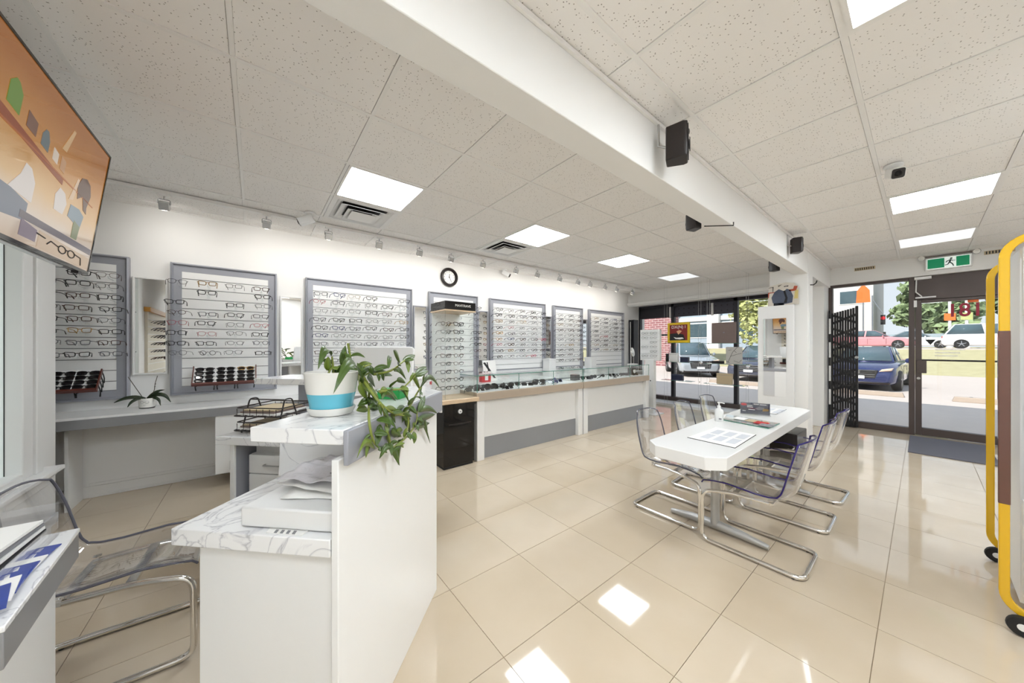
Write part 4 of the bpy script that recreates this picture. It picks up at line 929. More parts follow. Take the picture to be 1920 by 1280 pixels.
for cy, n, spread in ((4.35, 6, .26), (5.10, 5, .2), (5.5, 3, .1)):
    for i in range(n):
        put_glasses((-3.36+random.uniform(-.10, .10), cy+(i/(max(1, n-1))-.5)*2*spread, .816+.016*(i % 3)), random.choice([0, 3, 5]), 'frame_black', False, f'dark sunglasses lying in the farther glass showcase, {ORD[k]} from the tower', 'sunglasses in the farther showcase', rz=R(random.uniform(-50, 50)), ry=R(-35), dark=True, cat='sunglasses', name='sunglasses').scale = (1.25, 1.25, 1.25)
        k += 1
small_box('black_lens_case', (-3.45, 4.02, .797), .10, .12, .09, 'black_plastic', 'black case standing at the near end inside the farther showcase', 'case')
small_box('black_card_case', (-3.45, 5.66, .797), .10, .12, .13, 'black_matte', 'black card box at the window end inside the farther showcase', 'case')
obj('price_card', B(.051, .053, -.04, .04, .03, .10), 'paper', bpy.data.objects['black_card_case'])
# ------------------------------------------------ display tower
tw = thing('display_tower', 'tall glass eyeglass tower on a glossy black base', 'display tower', (-3.185, 1.585, 0))
obj('base_cabinet', B(-.40, .0, .0, .385, .03, .705), 'black_gloss', tw, bev=.004)
obj('plinth', B(-.385, -.015, .01, .375, 0, .03), 'black_matte', tw)
obj('pull_groove', B(-.002, .006, .06, .34, .475, .487), 'black_plastic', tw)
ll = obj('round_lock', MB().lathe([(.0, .012), (.022, .012), (.026, .0)][::-1], 20).xf(Matrix.Translation((0, .20, .615)) @ RY90), 'satin_white', tw)
obj('lock_mark', MB().lathe([(.0, .0005), (.010, .0)][::-1], 12).xf(Matrix.Translation((.0125, .20, .615)) @ RY90), 'ink_grey', ll)
obj('wood_shelf', B(-.43, .02, -.03, .44, .708, .755), 'wood_light', tw, bev=.006)
gy0, gy1 = .035, .40
obj('front_pane', B(-.03, -.024, gy0, gy1, .757, 1.735), 'display_glass', tw)
for y in (gy0, gy1): obj('side_pane', B(-.36, -.03, y-.003, y+.003, .757, 1.735), 'display_glass', tw)
obj('back_board', B(-.372, -.36, gy0, gy1, .757, 1.735), 'panel_white', tw)
for x in (-.03, ):
    for y in (gy0, gy1): obj('corner_bead', MB().cyl((x, y, .757), (x, y, 1.735), .0045, 6), 'acrylic_rod', tw)
obj('header_trim', B(-.385, -.01, gy0-.012, gy1+.012, 1.728, 1.742), 'wood_light', tw)
hd = obj('header_box', B(-.38, -.012, gy0-.01, gy1+.01, 1.742, 1.835), 'black_gloss', tw, bev=.003)
text('header_lettering', 'MAVITRAVE', .038, 'paper', hd, (-.0105, .245, 1.79), (R(90), 0, R(90)), ext=.0006)
for r_ in range(9):
    z = 1.60-.0925*r_
    obj('shelf_rod', MB().tube([(-.20, gy0+.01, z-.026), (-.20, gy1-.01, z-.026)], .003, 5), 'acrylic_rod', tw)
    for c in range(2):
        fm = random.choice(['frame_black', 'frame_black', 'frame_steel', 'frame_brown'])
        put_glasses((-3.385+.0, 1.585+.130+.165*c, z), random.choice([0, 1, 2, 3]), fm, False, f'{FNAME[fm]} eyeglasses in the glass tower, {ORD[r_]} shelf from the top, {"left" if c == 0 else "right"} pair', 'eyeglasses in the glass tower')
# ------------------------------------------------ white totem and table mirror
tt = thing('lens_totem', 'white free-standing eyeglass totem near the shop window', 'display stand', (-3.37, 6.2, 0))
obj('post', B(-.09, .09, -.05, .05, .02, 1.08), 'satin_white', tt, bev=.004)
obj('foot_plate', B(-.19, .19, -.17, .17, 0, .02), 'satin_white', tt, bev=.004)
obj('board', B(-.20, .205, -.035, .045, 1.06, 1.675), 'satin_white', tt, bev=.006)
obj('lock', MB().cyl((.03, -.055, .66), (.03, -.048, .66), .012, 10), 'black_matte', tt)
for r_ in range(6):
    for c in range(2):
        if (r_ in (2, 4)) and c == 0: continue
        fm = 'frame_steel' if r_ % 2 else 'frame_black'
        put_glasses((-3.46+.18*c, 6.2-.06, 1.60-.09*r_), 4, fm, False, f'{FNAME[fm]} eyeglasses on the white totem, {ORD[r_]} row, {"left" if c == 0 else "right"} side', 'eyeglasses on the white totem', rz=R(-90))
    obj('rest', B(-.18, .18, -.05, -.035, 1.56-.09*r_, 1.566-.09*r_), 'satin_white', tt)
tm = thing('table_mirror', 'small round mirror on a chrome stand at the end of the showcase', 'mirror', (-3.42, 5.64, .998))
obj('disc', MB().lathe([(.0, -.006), (.088, -.006), (.092, 0), (.088, .006), (.0, .006)], 28).xf(Matrix.Translation((0, 0, .235)) @ Matrix.Rotation(R(80), 4, 'Y') @ Matrix.Rotation(R(-12), 4, 'X')), 'mirror', tm)
for s in (-1, 1): obj('upright', MB().cyl((0, s*.035, .01), (0, s*.035, .20), .006, 8), 'chrome', tm)
obj('base', B(-.05, .05, -.10, .10, 0, .012), 'satin_white', tm, bev=.003)
bk = thing('tall_dark_cabinet', 'tall dark folded panel standing in the corner by the shop window', 'folding panel', (-4.38, 7.42, 0))
for k in range(3): obj('leaf_panel', B(-.16+.06*k, -.145+.06*k, -.10, .10, .02, 2.0), 'dark_frame', bk)
obj('foot', B(-.17, .0, -.11, .11, 0, .02), 'black_matte', bk)
obj('white_edge', B(-.12, -.108, -.112, -.10, .1, 1.95), 'satin_white', bk)

# ================================================================== CEILING LINE: track lights, cameras, speakers
tk = thing('lighting_track', 'white lighting track along the eyeglass wall', 'lighting track', (-4.0, 0, CZ))
obj('rail', B(-.018, .018, AY+.05, 7.0, -.03, -.002), 'grid_metal', tk, bev=.002)
obj('feed_cap', B(-.022, .022, -.28, -.20, -.034, -.002), 'trim_white', tk)
P('lamp_glassy', (206, 206, 206), .18, metal=.5, noise=.05, nscale=20)
def spot_lamp(y, lab):
    t = thing('track_spotlight', lab, 'spotlight', (-4.0, y, CZ-.03), 0, 'track spotlights')
    obj('adapter', B(-.016, .016, -.03, .03, -.018, 0), 'trim_white', t, bev=.002)
    obj('yoke', MB().tube([(0, 0, -.018), (0, 0, -.045)], .006, 8).tube(fillet([(0, -.036, -.085), (0, -.036, -.045), (0, .036, -.045), (0, .036, -.085)], .012, 3), .004, 6), 'lamp_glassy', t)
    Mh = Matrix.Translation((0, 0, -.085)) @ Matrix.Rotation(R(28), 4, 'Y')
    h_ = obj('lamp_head', MB().box(-.03, .03, -.033, .033, -.045, .02).xf(Mh), 'lamp_glassy', t, bev=.005)
    obj('lens_face', MB().lathe([(.0, -.0475), (.024, -.0475)], 16).xf(Mh), 'lamp_face', h_)
    sd = bpy.data.lights.new('spot', 'SPOT'); sd.energy = SPOT_POWER; sd.spot_size = R(140); sd.spot_blend = 1.0; sd.shadow_soft_size = .03; sd.color = (1, .96, .9)
    so = bpy.data.objects.new('spot', sd); COL.objects.link(so); so.parent = t; so.location = tuple(Mh @ Vector((0, 0, -.06)))
    so.rotation_euler = Vector((-.85, 0, -.45)).to_track_quat('-Z', 'Y').to_euler()
for k, y in enumerate([-.606, .089, .625, 1.155, 1.656, 2.105, 2.627, 3.253, 3.715, 4.258, 4.749, 5.112, 5.591, 6.0, 6.59]):
    spot_lamp(y, f'small silver track spotlight, {ORD[k]} along the track from the television')
def cctv(loc, rz, tilt, lab):
    t = thing('security_camera', lab, 'security camera', loc, rz, 'ceiling security cameras')
    obj('mount', MB().lathe([(.05, 0), (.05, -.012), (.03, -.022), (.018, -.05)][::-1], 18), 'satin_white', t)
    M = Matrix.Translation((.02, 0, -.065)) @ Matrix.Rotation(tilt, 4, 'Y')
    hd_ = obj('camera_body', MB().prism(rrect(.072, .072, .014, 4), -.05, .085, 'x').xf(M), 'satin_white', t, bev=.004)
    obj('black_face', MB().prism(rrect(.064, .064, .012, 4), .086, .090, 'x').xf(M), 'black_plastic', hd_)
    obj('lens', MB().lathe([(.0, .0), (.014, .0), (.018, .004), (.022, .0)][::-1], 18).xf(M @ Matrix.Translation((.0915, 0, 0)) @ RY90), 'lens_dark', hd_)
cctv((-.13, 3.66, CZ), R(-74), R(24), 'bullet security camera on the ceiling right of the beam')
cctv((-3.77, .43, CZ), R(-112), R(25), 'white bullet security camera beside the ceiling vent')
cctv((-4.46, 3.36, CZ), R(40), R(30), 'small white security camera above the fifth wall panel')
def speaker(loc, rz, lab, w=.10, d=.09, h=.15, wire=True):
    t = thing('wall_speaker', lab, 'speaker', loc, rz, 'black wall speakers')
    obj('cabinet', MB().prism([(-.5*d, -.35*w), (-.5*d, .35*w), (.3*d, .5*w), (.5*d, .42*w), (.5*d, -.42*w), (.3*d, -.5*w)], -h/2, h/2), 'black_plastic', t, bev=.006)
    obj('grille', MB().prism(rrect(w*.78, h*.88, .012, 4), .5*d, .5*d+.004, 'x'), 'black_matte', t)
    obj('woofer', MB().lathe([(.0, .004), (.022, .0), (.034, .008), (.038, .004)][::-1], 20, (0, 0, 0)).xf(Matrix.Translation((.5*d+.004, 0, -.015)) @ RY90), 'black_plastic', t)
    obj('tweeter', MB().lathe([(.0, .006), (.012, .004), (.015, .0)][::-1], 14).xf(Matrix.Translation((.5*d+.004, 0, h*.3)) @ RY90), 'black_plastic', t)
    obj('bracket', MB().tube([(-.5*d, 0, .0), (-.5*d-.04, 0, .02), (-.5*d-.04, 0, h*.5+.05)], .007, 8), 'steel', t)
speaker((-.86, 1.87, 2.475), R(22), 'large black speaker hung on the near part of the beam', .12, .11, .19)
speaker((-.90, 4.90, 2.50), R(30), 'black speaker on the far part of the beam above the column', .12, .09, .17)
speaker((-1.20, 2.92, 2.40), R(160), 'black speaker showing under the middle of the beam, eyeglass wall side', .10, .09, .15)
speaker((-1.20, 5.35, 2.40), R(160), 'black speaker on the eyeglass side of the beam next to the column', .10, .09, .15)
rb = obj('beam_cable', MB().tube([(-1.13, 2.95, 2.343), (-.972, 3.12, 2.343), (-.972, 3.12, 2.37)], .005, 6), 'black_matte'); tag(rb, 'short black cable across the underside of the beam', 'cable')

# ================================================================== TELEVISION
tv = thing('television', 'large flat television hanging at upper left showing an orange picture', 'television', (-2.235, -.725, 1.728), R(180), rx=R(7.0))
TW, TH = 1.21, .68
obj('housing', B(-TW/2, TW/2, .0, .035, 0, TH), 'black_plastic', tv, bev=.004)
obj('bezel', MB().box(-TW/2, TW/2, -.006, 0, 0, .016).box(-TW/2, TW/2, -.006, 0, TH-.010, TH).box(-TW/2, -TW/2+.010, -.006, 0, .016, TH-.01).box(TW/2-.010, TW/2, -.006, 0, .016, TH-.01), 'black_gloss', tv)
def screen_mat():
    m, n, l, b = newmat('screen_picture')
    tc = n.new('ShaderNodeTexCoord'); sp = n.new('ShaderNodeSeparateXYZ'); l.new(tc.outputs['Object'], sp.inputs[0])
    nz = n.new('ShaderNodeTexNoise'); nz.inputs['Scale'].default_value = 5; nz.inputs['Detail'].default_value = 3; l.new(tc.outputs['Object'], nz.inputs['Vector'])
    mr = n.new('ShaderNodeMapRange'); mr.inputs['From Min'].default_value = 0; mr.inputs['From Max'].default_value = TH; l.new(sp.outputs['Z'], mr.inputs[0])
    ad = n.new('ShaderNodeMath'); ad.operation = 'MULTIPLY_ADD'; ad.inputs[1].default_value = .16; l.new(nz.outputs['Fac'], ad.inputs[0]); l.new(mr.outputs[0], ad.inputs[2])
    rp = n.new('ShaderNodeValToRGB'); e = rp.color_ramp.elements
    e[0].position = .05; e[0].color = lin(206, 178, 150); e[1].position = 1.0; e[1].color = lin(168, 104, 44)
    for p_, c_ in ((.26, (226, 212, 198)), (.45, (226, 186, 132)), (.7, (200, 140, 72))): x = e.new(p_); x.color = lin(*c_)
    l.new(ad.outputs[0], rp.inputs[0]); l.new(rp.outputs[0], b.inputs['Emission Color']); b.inputs['Emission Strength'].default_value = .5
    b.inputs['Base Color'].default_value = (.01, .01, .01, 1); b.inputs['Roughness'].default_value = .06
screen_mat()
scn = obj('screen', B(-TW/2+.01, TW/2-.01, -.003, 0, .016, TH-.01), 'screen_picture', tv)
def pic(name, col, poly, k=0):
    m = P('pic_'+name, (8, 8, 8), .2, emit=col, estr=.5)
    obj('picture_shape', MB().prism(poly, -.0038-.0004*k, -.0032, 'y'), m, scn)
X0 = TW/2   # local x from the right edge of the screen
def rx_(a): return X0-a
pic('shelf', (150, 74, 40), [(rx_(1.15), .47), (rx_(.44), .36), (rx_(.44), .335), (rx_(1.15), .43)])
pic('shelf2', (178, 100, 46), [(rx_(1.15), .40), (rx_(.10), .345), (rx_(.10), .35), (rx_(1.15), .41)], 1)
pic('bottle_green', (110, 146, 62), [(rx_(.90), .455), (rx_(.82), .443), (rx_(.82), .52), (rx_(.85), .55), (rx_(.87), .555), (rx_(.90), .53)], 1)
pic('jar_brown', (120, 84, 70), [(rx_(.77), .435), (rx_(.70), .425), (rx_(.70), .48), (rx_(.77), .495)], 1)
pic('bottle_slate', (104, 116, 120), [(rx_(.66), .42), (rx_(.60), .41), (rx_(.60), .455), (rx_(.62), .49), (rx_(.64), .49), (rx_(.66), .465)], 1)
pic('jar_pale', (222, 206, 190), [(rx_(.56), .405), (rx_(.515), .397), (rx_(.515), .445), (rx_(.56), .455)], 1)
pic('jar_tan', (196, 150, 110), [(rx_(.49), .392), (rx_(.445), .385), (rx_(.445), .44), (rx_(.49), .45)], 1)
pic('dark_mass', (98, 70, 62), [(rx_(.28), .33), (rx_(.30), .39), (rx_(.27), .44), (rx_(.22), .455), (rx_(.17), .44), (rx_(.145), .39), (rx_(.17), .32), (rx_(.16), .29), (rx_(.20), .30), (rx_(.23), .36)], 1)
pic('steam', (226, 196, 164), [(rx_(.36), .30), (rx_(.31), .42), (rx_(.29), .42), (rx_(.32), .31)], 1)
pic('steam2', (214, 176, 130), [(rx_(.50), .48), (rx_(.43), .60), (rx_(.41), .60), (rx_(.46), .48)], 1)
pic('white_vase', (226, 218, 212), [(rx_(.47), .215), (rx_(.39), .215), (rx_(.37), .27), (rx_(.40), .31), (rx_(.45), .32), (rx_(.48), .28)], 1)
pic('white_jug', (228, 220, 214), [(rx_(.80), .19), (rx_(.64), .18), (rx_(.64), .26), (rx_(.68), .305), (rx_(.72), .31), (rx_(.74), .26)], 1)
pic('blue_cloth', (128, 148, 160), [(rx_(.34), .225), (rx_(.20), .20), (rx_(.18), .27), (rx_(.24), .29), (rx_(.33), .285)], 1)
pic('green_cloth', (128, 138, 100), [(rx_(.27), .14), (rx_(.21), .14), (rx_(.20), .21), (rx_(.27), .225)], 2)
pic('blue_left', (118, 126, 140), [(rx_(1.0), .07), (rx_(.66), .10), (rx_(.66), .17), (rx_(.78), .19), (rx_(1.0), .20)], 1)
pic('band', (104, 96, 104), [(rx_(.70), .105), (rx_(.02), .105), (rx_(.02), .135), (rx_(.70), .135)], 2)
pic('violet', (128, 112, 128), [(rx_(.68), .04), (rx_(.56), .04), (rx_(.56), .09), (rx_(.68), .105)], 2)
pic('counter_tan', (214, 188, 160), [(rx_(.54), .025), (rx_(.03), .025), (rx_(.03), .085), (rx_(.54), .095)], 2)
gl = MB()
for cx in (rx_(.33), rx_(.235)): gl.tube([(cx+.036*math.cos(R(a)), -.0045, .062+.017*math.sin(R(a))) for a in range(0, 360, 30)], .003, 5, True)
gl.tube([(rx_(.296), -.0045, .067), (rx_(.282), -.0045, .07), (rx_(.27), -.0045, .067)], .003, 5).tube([(rx_(.20), -.0045, .07), (rx_(.13), -.0045, .065), (rx_(.115), -.0045, .03)], .003, 5).tube([(rx_(.365), -.0045, .066), (rx_(.44), -.0045, .075), (rx_(.47), -.0045, .055)], .003, 5).tube([(rx_(.49), -.0045, .075), (rx_(.56), -.0045, .08)], .003, 5)
obj('pictured_spectacles', gl, 'ink_black', scn)
obj('badge', B(.49, .53, -.004, .02, -.012, .0), 'black_plastic', tv); obj('control_strip', B(-.3, .35, .005, .03, -.006, .0), 'steel', tv)
obj('mount_plate', B(-.2, .2, .035, .06, .2, .5), 'black_matte', tv)
obj('mount_arm', MB().tube([(0, .055, .35), (0, .16, .45), (0, .20, .94)], .022, 10), 'black_matte', tv)

# ================================================================== SHOP WINDOW DISPLAY
bl = thing('roller_blind', 'white roller blind box along the head of the shop window', 'blind', (-3.0, 7.29, 2.38))
obj('cassette', B(-1.55, 1.45, -.035, .035, -.035, .035), 'trim_white', bl, bev=.008)
obj('bottom_bar', B(-1.54, 1.44, -.012, .012, -.06, -.036), 'satin_white', bl, bev=.004)
SY_ = 6.95
def hung_unit(x0, x1, zs, lab):
    t = thing('hanging_shelf_unit', lab, 'hanging shelves', ((x0+x1)/2, SY_, CZ), 0, 'hanging glass shelf units')
    xs = sorted({a for q in zs for a in q[1:]}); cab = (x0+.05, x1-.05)
    for z, a, b in zs:
        a -= (x0+x1)/2; b -= (x0+x1)/2; zz = z-CZ
        g = obj('glass_shelf', B(a, b, -.10, .10, zz-.008, zz), 'display_glass', t)
        obj('green_edge', MB().tube([(a, -.10, zz-.004), (b, -.10, zz-.004)], .0036, 6), 'glass_edge', g)
        for c in cab: obj('clamp', MB().cyl((c-(x0+x1)/2, 0, zz-.016), (c-(x0+x1)/2, 0, zz+.010), .008, 8), 'chrome', t)
    for c in cab:
        for dy in (-.06, .06): obj('cable', MB().tube([(c-(x0+x1)/2, dy, -CZ+.06), (c-(x0+x1)/2, dy, 0)], .0016, 5), 'steel', t)
hung_unit(-3.48, -2.70, [(1.415, -3.43, -2.70), (1.015, -3.43, -2.90), (.632, -3.48, -2.86)], 'cable-hung glass shelves holding the yellow framed poster in the shop window')
hung_unit(-2.64, -1.90, [(1.40, -2.62, -2.02), (1.012, -2.62, -1.90), (.628, -2.64, -1.97)], 'cable-hung glass shelves holding the brown board in the shop window')
yf = thing('framed_poster', 'small red and black poster in a yellow frame in the shop window', 'framed poster', (-3.15, SY_-.02, 1.416))
obj('frame', MB().box(-.225, .225, -.015, .015, 0, .05).box(-.225, .225, -.015, .015, .375, .42).box(-.225, -.18, -.015, .015, .05, .375).box(.18, .225, -.015, .015, .05, .375), P('poster_yellow', (226, 190, 30), .45, noise=.1, nscale=20), yf, bev=.003)
pb = obj('print_sheet', B(-.18, .18, -.008, .0, .05, .375), P('poster_red', (128, 28, 26), .5, noise=.3, nscale=14), yf)
obj('dark_ground', MB().prism([(-.18, .05), (.14, .05), (.10, .17), (-.02, .20), (-.18, .19)], -.0092, -.0082, 'y'), 'ink_black', pb)
text('lettering', 'DX(N) I', .085, 'paper', pb, (.0, -.010, .325), (R(90), 0, 0), ext=.0005)
obj('pale_shape', MB().prism([(-.04, .24), (.02, .265), (.07, .24), (.03, .20), (.0, .17), (-.02, .20)], -.0104, -.0094, 'y'), P('peach', (226, 170, 130), .5, noise=.1, nscale=20), pb)
obj('white_shape', MB().prism([(-.10, .12), (-.04, .105), (.08, .11), (.11, .085), (.03, .07), (-.06, .08)], -.0104, -.0094, 'y'), 'paper', pb)
o_ = small_box('brown_board', (-2.325, SY_, 1.402), .41, .025, .39, 'brown_card', 'plain brown board standing in the shop window', 'board'); obj('logo', B(-.01, .02, -.0135, -.0125, .19, .21), 'ink_grey', o_)
bp_ = thing('branch_picture', 'square pale picture with dark branch lines in the shop window', 'picture', (-2.15, SY_-.02, 1.014))
obj('panel', B(-.13, .13, -.01, .01, 0, .315), P('pic_grey', (196, 194, 190), .5, noise=.04, nscale=10), bp_)
lnz = MB()
for q in ([(-.10, .02), (-.02, .22), (.06, .315)], [(-.06, .14), (.05, .18), (.12, .20)], [(-.09, .25), (-.04, .26)], [(.0, .06), (.08, .03), (.12, .08)], [(.0, .25), (.04, .21)], [(-.12, .05), (-.07, .02)]): lnz.tube([(a, -.0105, b) for a, b in q], .003, 5)
obj('branch_lines', lnz, 'ink_black', bp_)
for nm, loc, s, mt, lab in (('white_lens_box', (-3.25, SY_, 1.016), (.16, .08, .185), 'panel_white', 'white box on the middle left hanging shelf'), ('dark_lens_case', (-3.035, SY_, 1.016), (.16, .07, .105), 'navy', 'dark case on the middle left hanging shelf'),
                          ('black_strip_box', (-3.395, SY_, 1.016), (.05, .05, .17), 'black_matte', 'narrow black box at the left end of the middle hanging shelf'), ('navy_box', (-3.18, SY_, .633), (.23, .07, .12), 'navy', 'navy box on the lower left hanging shelf'),
                          ('tan_box', (-2.31, SY_, .63), (.255, .07, .20), 'tan_card', 'tan box on the lower right hanging shelf'), ('black_bar_box', (-2.415, SY_-.02, 1.013), (.20, .06, .05), 'black_matte', 'flat black box beside the branch picture')):
    o_ = small_box(nm, loc, *s, mt, lab, 'box'); obj('lid_line', B(-s[0]/2+.004, s[0]/2-.004, -s[1]/2-.001, -s[1]/2, s[2]*.82, s[2]*.84), 'ink_grey', o_)
# board with mirror in front of the column, poster above it
cbd = thing('mirror_board', 'tall white board with a mirror standing against the column', 'display board', (-1.315, 5.925, 0))
obj('board', B(-.205, .205, -.035, .035, 0, 1.925), 'satin_white', cbd, bev=.004)
obj('mirror_glass', B(-.135, .125, -.042, -.036, 1.02, 1.74), 'mirror', cbd)
obj('mirror_lip', B(-.135, .125, -.048, -.036, .985, 1.02), 'silver_grey', cbd)
obj('grey_panel', B(-.135, -.005, -.040, -.036, .62, .98), P('pale_grey', (206, 206, 208), .3, noise=.02, nscale=8), cbd)
obj('white_panel', B(-.005, .125, -.040, -.036, .62, .98), 'panel_white', cbd)
cps = thing('column_poster', 'photo print of a blue denim jacket fixed to the column above the mirror board', 'poster', (-1.235, 5.95, 1.93))
def curved(poly, y0, y1, mat, nm, par):
    obj(nm, MB().prism(poly, y0, y1, 'y'), mat, par)
ptop = [(-.18, .0), (.17, .0), (.172, .22), (.12, .30), (.03, .325), (-.04, .315), (-.165, .29)]
curved(ptop, -.004, .0, P('poster_stone', (206, 198, 186), .6, noise=.08, nscale=18), 'print_sheet', cps)
for nm, col, poly, k in (('jacket_print', (72, 80, 98), [(-.12, .04), (-.03, .01), (.05, .02), (.10, .03), (.11, .12), (.08, .21), (.04, .23), (.01, .20), (-.05, .235), (-.10, .20), (-.135, .12)], 0),
                         ('jacket_shadow', (20, 20, 26), [(.005, .03), (.04, .03), (.05, .10), (.02, .21), (.0, .20), (.025, .10)], 1), ('brick_print', (168, 76, 50), [(.07, .19), (.14, .19), (.16, .255), (.12, .26), (.11, .22), (.06, .215)], 0),
                         ('brick_print', (168, 76, 50), [(-.175, .12), (-.165, .12), (-.16, .185), (-.10, .19), (-.10, .20), (-.175, .20)], 0), ('hair_print', (206, 186, 116), [(.12, .08), (.16, .08), (.165, .20), (.13, .20)], 0), ('black_trouser', (34, 34, 40), [(-.11, .0), (.01, .0), (.01, .03), (-.11, .035)], 0),
                         ('line_print', (60, 52, 46), [(-.17, .268), (-.11, .278), (-.115, .20), (-.122, .20), (-.122, .268), (-.17, .262)], 0), ('sunglasses_print', (20, 18, 20), [(.005, .27), (.06, .275), (.055, .262), (.04, .26), (.032, .267), (.02, .258), (.008, .262)], 1), ('brace_print', (120, 108, 96), [(-.06, .29), (-.01, .30), (-.055, .265)], 0)):
    curved(poly, -.0052-.0008*k, -.0042, P('cp_'+nm, col, .6, noise=.1, nscale=40), nm, cps)
sg = thing('side_light_panel', 'narrow bright white panel on the side of the column', 'light panel', (-.968, 6.1, 1.05))
obj('panel', MB().prism(rrect(.16, .80, .05, 5, 0, .40), -.006, .006, 'x'), 'panel_white', sg)
hk = obj('black_hook', MB().tube([(-.972, 6.10, 2.20), (-.93, 6.06, 2.19), (-.90, 6.04, 2.21), (-.89, 6.03, 2.24)], .007, 6), 'black_matte'); tag(hk, 'black hook sticking out of the column beside the poster', 'hook')

# folding security gate, pushed open
fg = thing('folding_gate', 'black folding scissor gate pushed open beside the glass door', 'security gate', (-.80, 7.72, 0))
for k in range(10):
    x = -.145+.031*k
    obj('picket', B(x-.0132, x+.0132, -.012+.01*(k % 2), .006+.01*(k % 2), .02, 1.90+.009*k), 'black_matte', fg)
for r_ in range(8):
    z = .22+.225*r_
    for s, dy in ((1, -.018), (-1, .022)):
        obj('scissor_bar', MB().add([(-.145, dy-.003, z-s*.07-.022), (.145, dy-.003, z+s*.07-.022), (.145, dy-.003, z+s*.07+.022), (-.145, dy-.003, z-s*.07+.022), (-.145, dy+.003, z-s*.07-.022), (.145, dy+.003, z+s*.07-.022), (.145, dy+.003, z+s*.07+.022), (-.145, dy+.003, z-s*.07+.022)],
            [(0, 1, 2, 3), (7, 6, 5, 4), (0, 4, 5, 1), (1, 5, 6, 2), (2, 6, 7, 3), (3, 7, 4, 0)]), 'black_matte', fg)
obj('lead_post', B(.125, .155, -.02, .03, .02, 2.0), 'black_matte', fg)
obj('hinge_post', B(-.19, -.165, -.03, .03, .0, 1.95), 'black_matte', fg)
for z in (.35, .75, 1.15, 1.55): obj('white_hinge', B(-.185, -.160, -.036, -.03, z, z+.26), 'satin_white', fg)
obj('lock', MB().cyl((.14, -.03, 1.16), (.14, -.022, 1.16), .022, 12), 'steel', fg)
fg2 = thing('gate_bracket_post', 'black bracketed gate post between the column and the white jamb', 'gate post', (-1.22, 7.60, 0))
obj('post', B(-.012, .012, -.012, .012, .0, 1.95), 'black_matte', fg2)
for z in (.45, 1.0, 1.55): obj('bracket', MB().box(-.03, .03, -.016, .016, z, z+.05).box(-.045, -.03, -.01, .01, z-.02, z+.02), 'black_matte', fg2)

# exit sign and fittings above the door
ex = thing('exit_sign', 'green running man exit sign above the glass door', 'exit sign', (.23, FY-.001, 2.445))
obj('housing', B(-.20, .20, -.045, 0, 0, .175), 'satin_white', ex, bev=.004)
fc = obj('white_face', B(-.185, .185, -.049, -.045, .012, .163), 'exit_white', ex)
obj('green_field', B(-.178, -.03, -.052, -.049, .020, .155), 'exit_green', fc); obj('green_field', B(.07, .178, -.052, -.049, .020, .155), 'exit_green', fc)
man = MB().prism([(.028+.012*math.cos(R(a)), .138+.011*math.sin(R(a))) for a in range(0, 360, 40)], -.052, -.049, 'y')
for q in ([(.02, .128), (.03, .122), (.022, .085), (.005, .085)], [(.02, .124), (-.012, .108), (-.022, .088), (-.016, .085), (-.004, .1), (.02, .112)], [(.026, .124), (.042, .108), (.064, .108), (.064, .101), (.038, .1), (.024, .112)], [(.02, .09), (.044, .06), (.052, .028), (.044, .026), (.034, .056), (.008, .085)], [(.008, .09), (-.004, .062), (-.026, .056), (-.026, .048), (.002, .053), (.018, .082)]):
    man.prism(q, -.052, -.049, 'y')
obj('running_figure', man, P('exit_dark', (6, 44, 34), .5, noise=.05, nscale=20), fc)
el = thing('emergency_lamp_bar', 'twin emergency lamp heads on a bar above the exit sign', 'emergency light', (.23, FY-.005, 2.645))
obj('bar', B(-.22, .22, -.02, .005, -.006, .008), P('grey_bar', (120, 112, 106), .4, noise=.05, nscale=20), el)
for s in (-1, 1):
    hd2 = obj('lamp_head', MB().lathe([(.02, 0), (.034, .012), (.036, .04), (.03, .042)], 18).xf(Matrix.Translation((s*.235, -.0, -.01)) @ Matrix.Rotation(R(90), 4, 'X')), 'lamp_glassy', el)
    obj('lens', MB().lathe([(.03, .0), (.0, .004)], 16).xf(Matrix.Translation((s*.235, -.042, -.01)) @ Matrix.Rotation(R(90), 4, 'X')), 'paper', hd2)
def wall_grille(x, z, lab):
    t = thing('wall_grille', lab, 'vent grille', (x, FY-.001, z), 0, 'small wall vent grilles')
    obj('plate', B(-.115, .115, -.006, 0, -.024, .024), 'tan_card', t)
    for k in range(9): obj('slot', B(-.102+.024*k, -.092+.024*k, -.008, -.006, -.018, .018), 'ink_black', t)
wall_grille(-.575, 2.60, 'small tan vent grille above the sidelight, left of the exit sign')
wall_grille(.64, 2.60, 'small tan vent grille right of the exit sign')
mt_ = obj('door_mat', B(-.33, .33, -.60, .60, 0, .012), 'mat_grey', loc=(.22, 7.07, 0), bev=.004); tag(mt_, 'grey textured door mat inside the glass door', 'door mat')

# ================================================================== YELLOW RACK
rk = thing('rolling_rack', 'rolling eyeglass rack with two yellow looped end frames by the right edge', 'display rack', (.27, 2.80, 0))
def loop(y):
    w, h = .72, 1.80; pts = [(p[0]+w/2-.02, y, p[1]+h/2+.065) for p in rrect(w, h, .11, 8)]
    # flat bar loop: rectangular section swept along the rounded rectangle
    n = len(pts); vs_ = []; fs_ = []; cx, cz = w/2-.02, h/2+.065
    inner = [(p[0]+w/2-.02, p[1]+h/2+.065) for p in rrect(w-.062, h-.062, .08, 8)]
    for (x, _, z), (xi, zi) in zip(pts, inner): vs_ += [(x, y-.013, z), (x, y+.013, z), (xi, y+.013, zi), (xi, y-.013, zi)]
    for i in range(n):
        j = (i+1) % n
        for k in range(4): fs_.append((i*4+k, i*4+(k+1) % 4, j*4+(k+1) % 4, j*4+k))
    return MB().add(vs_, fs_)
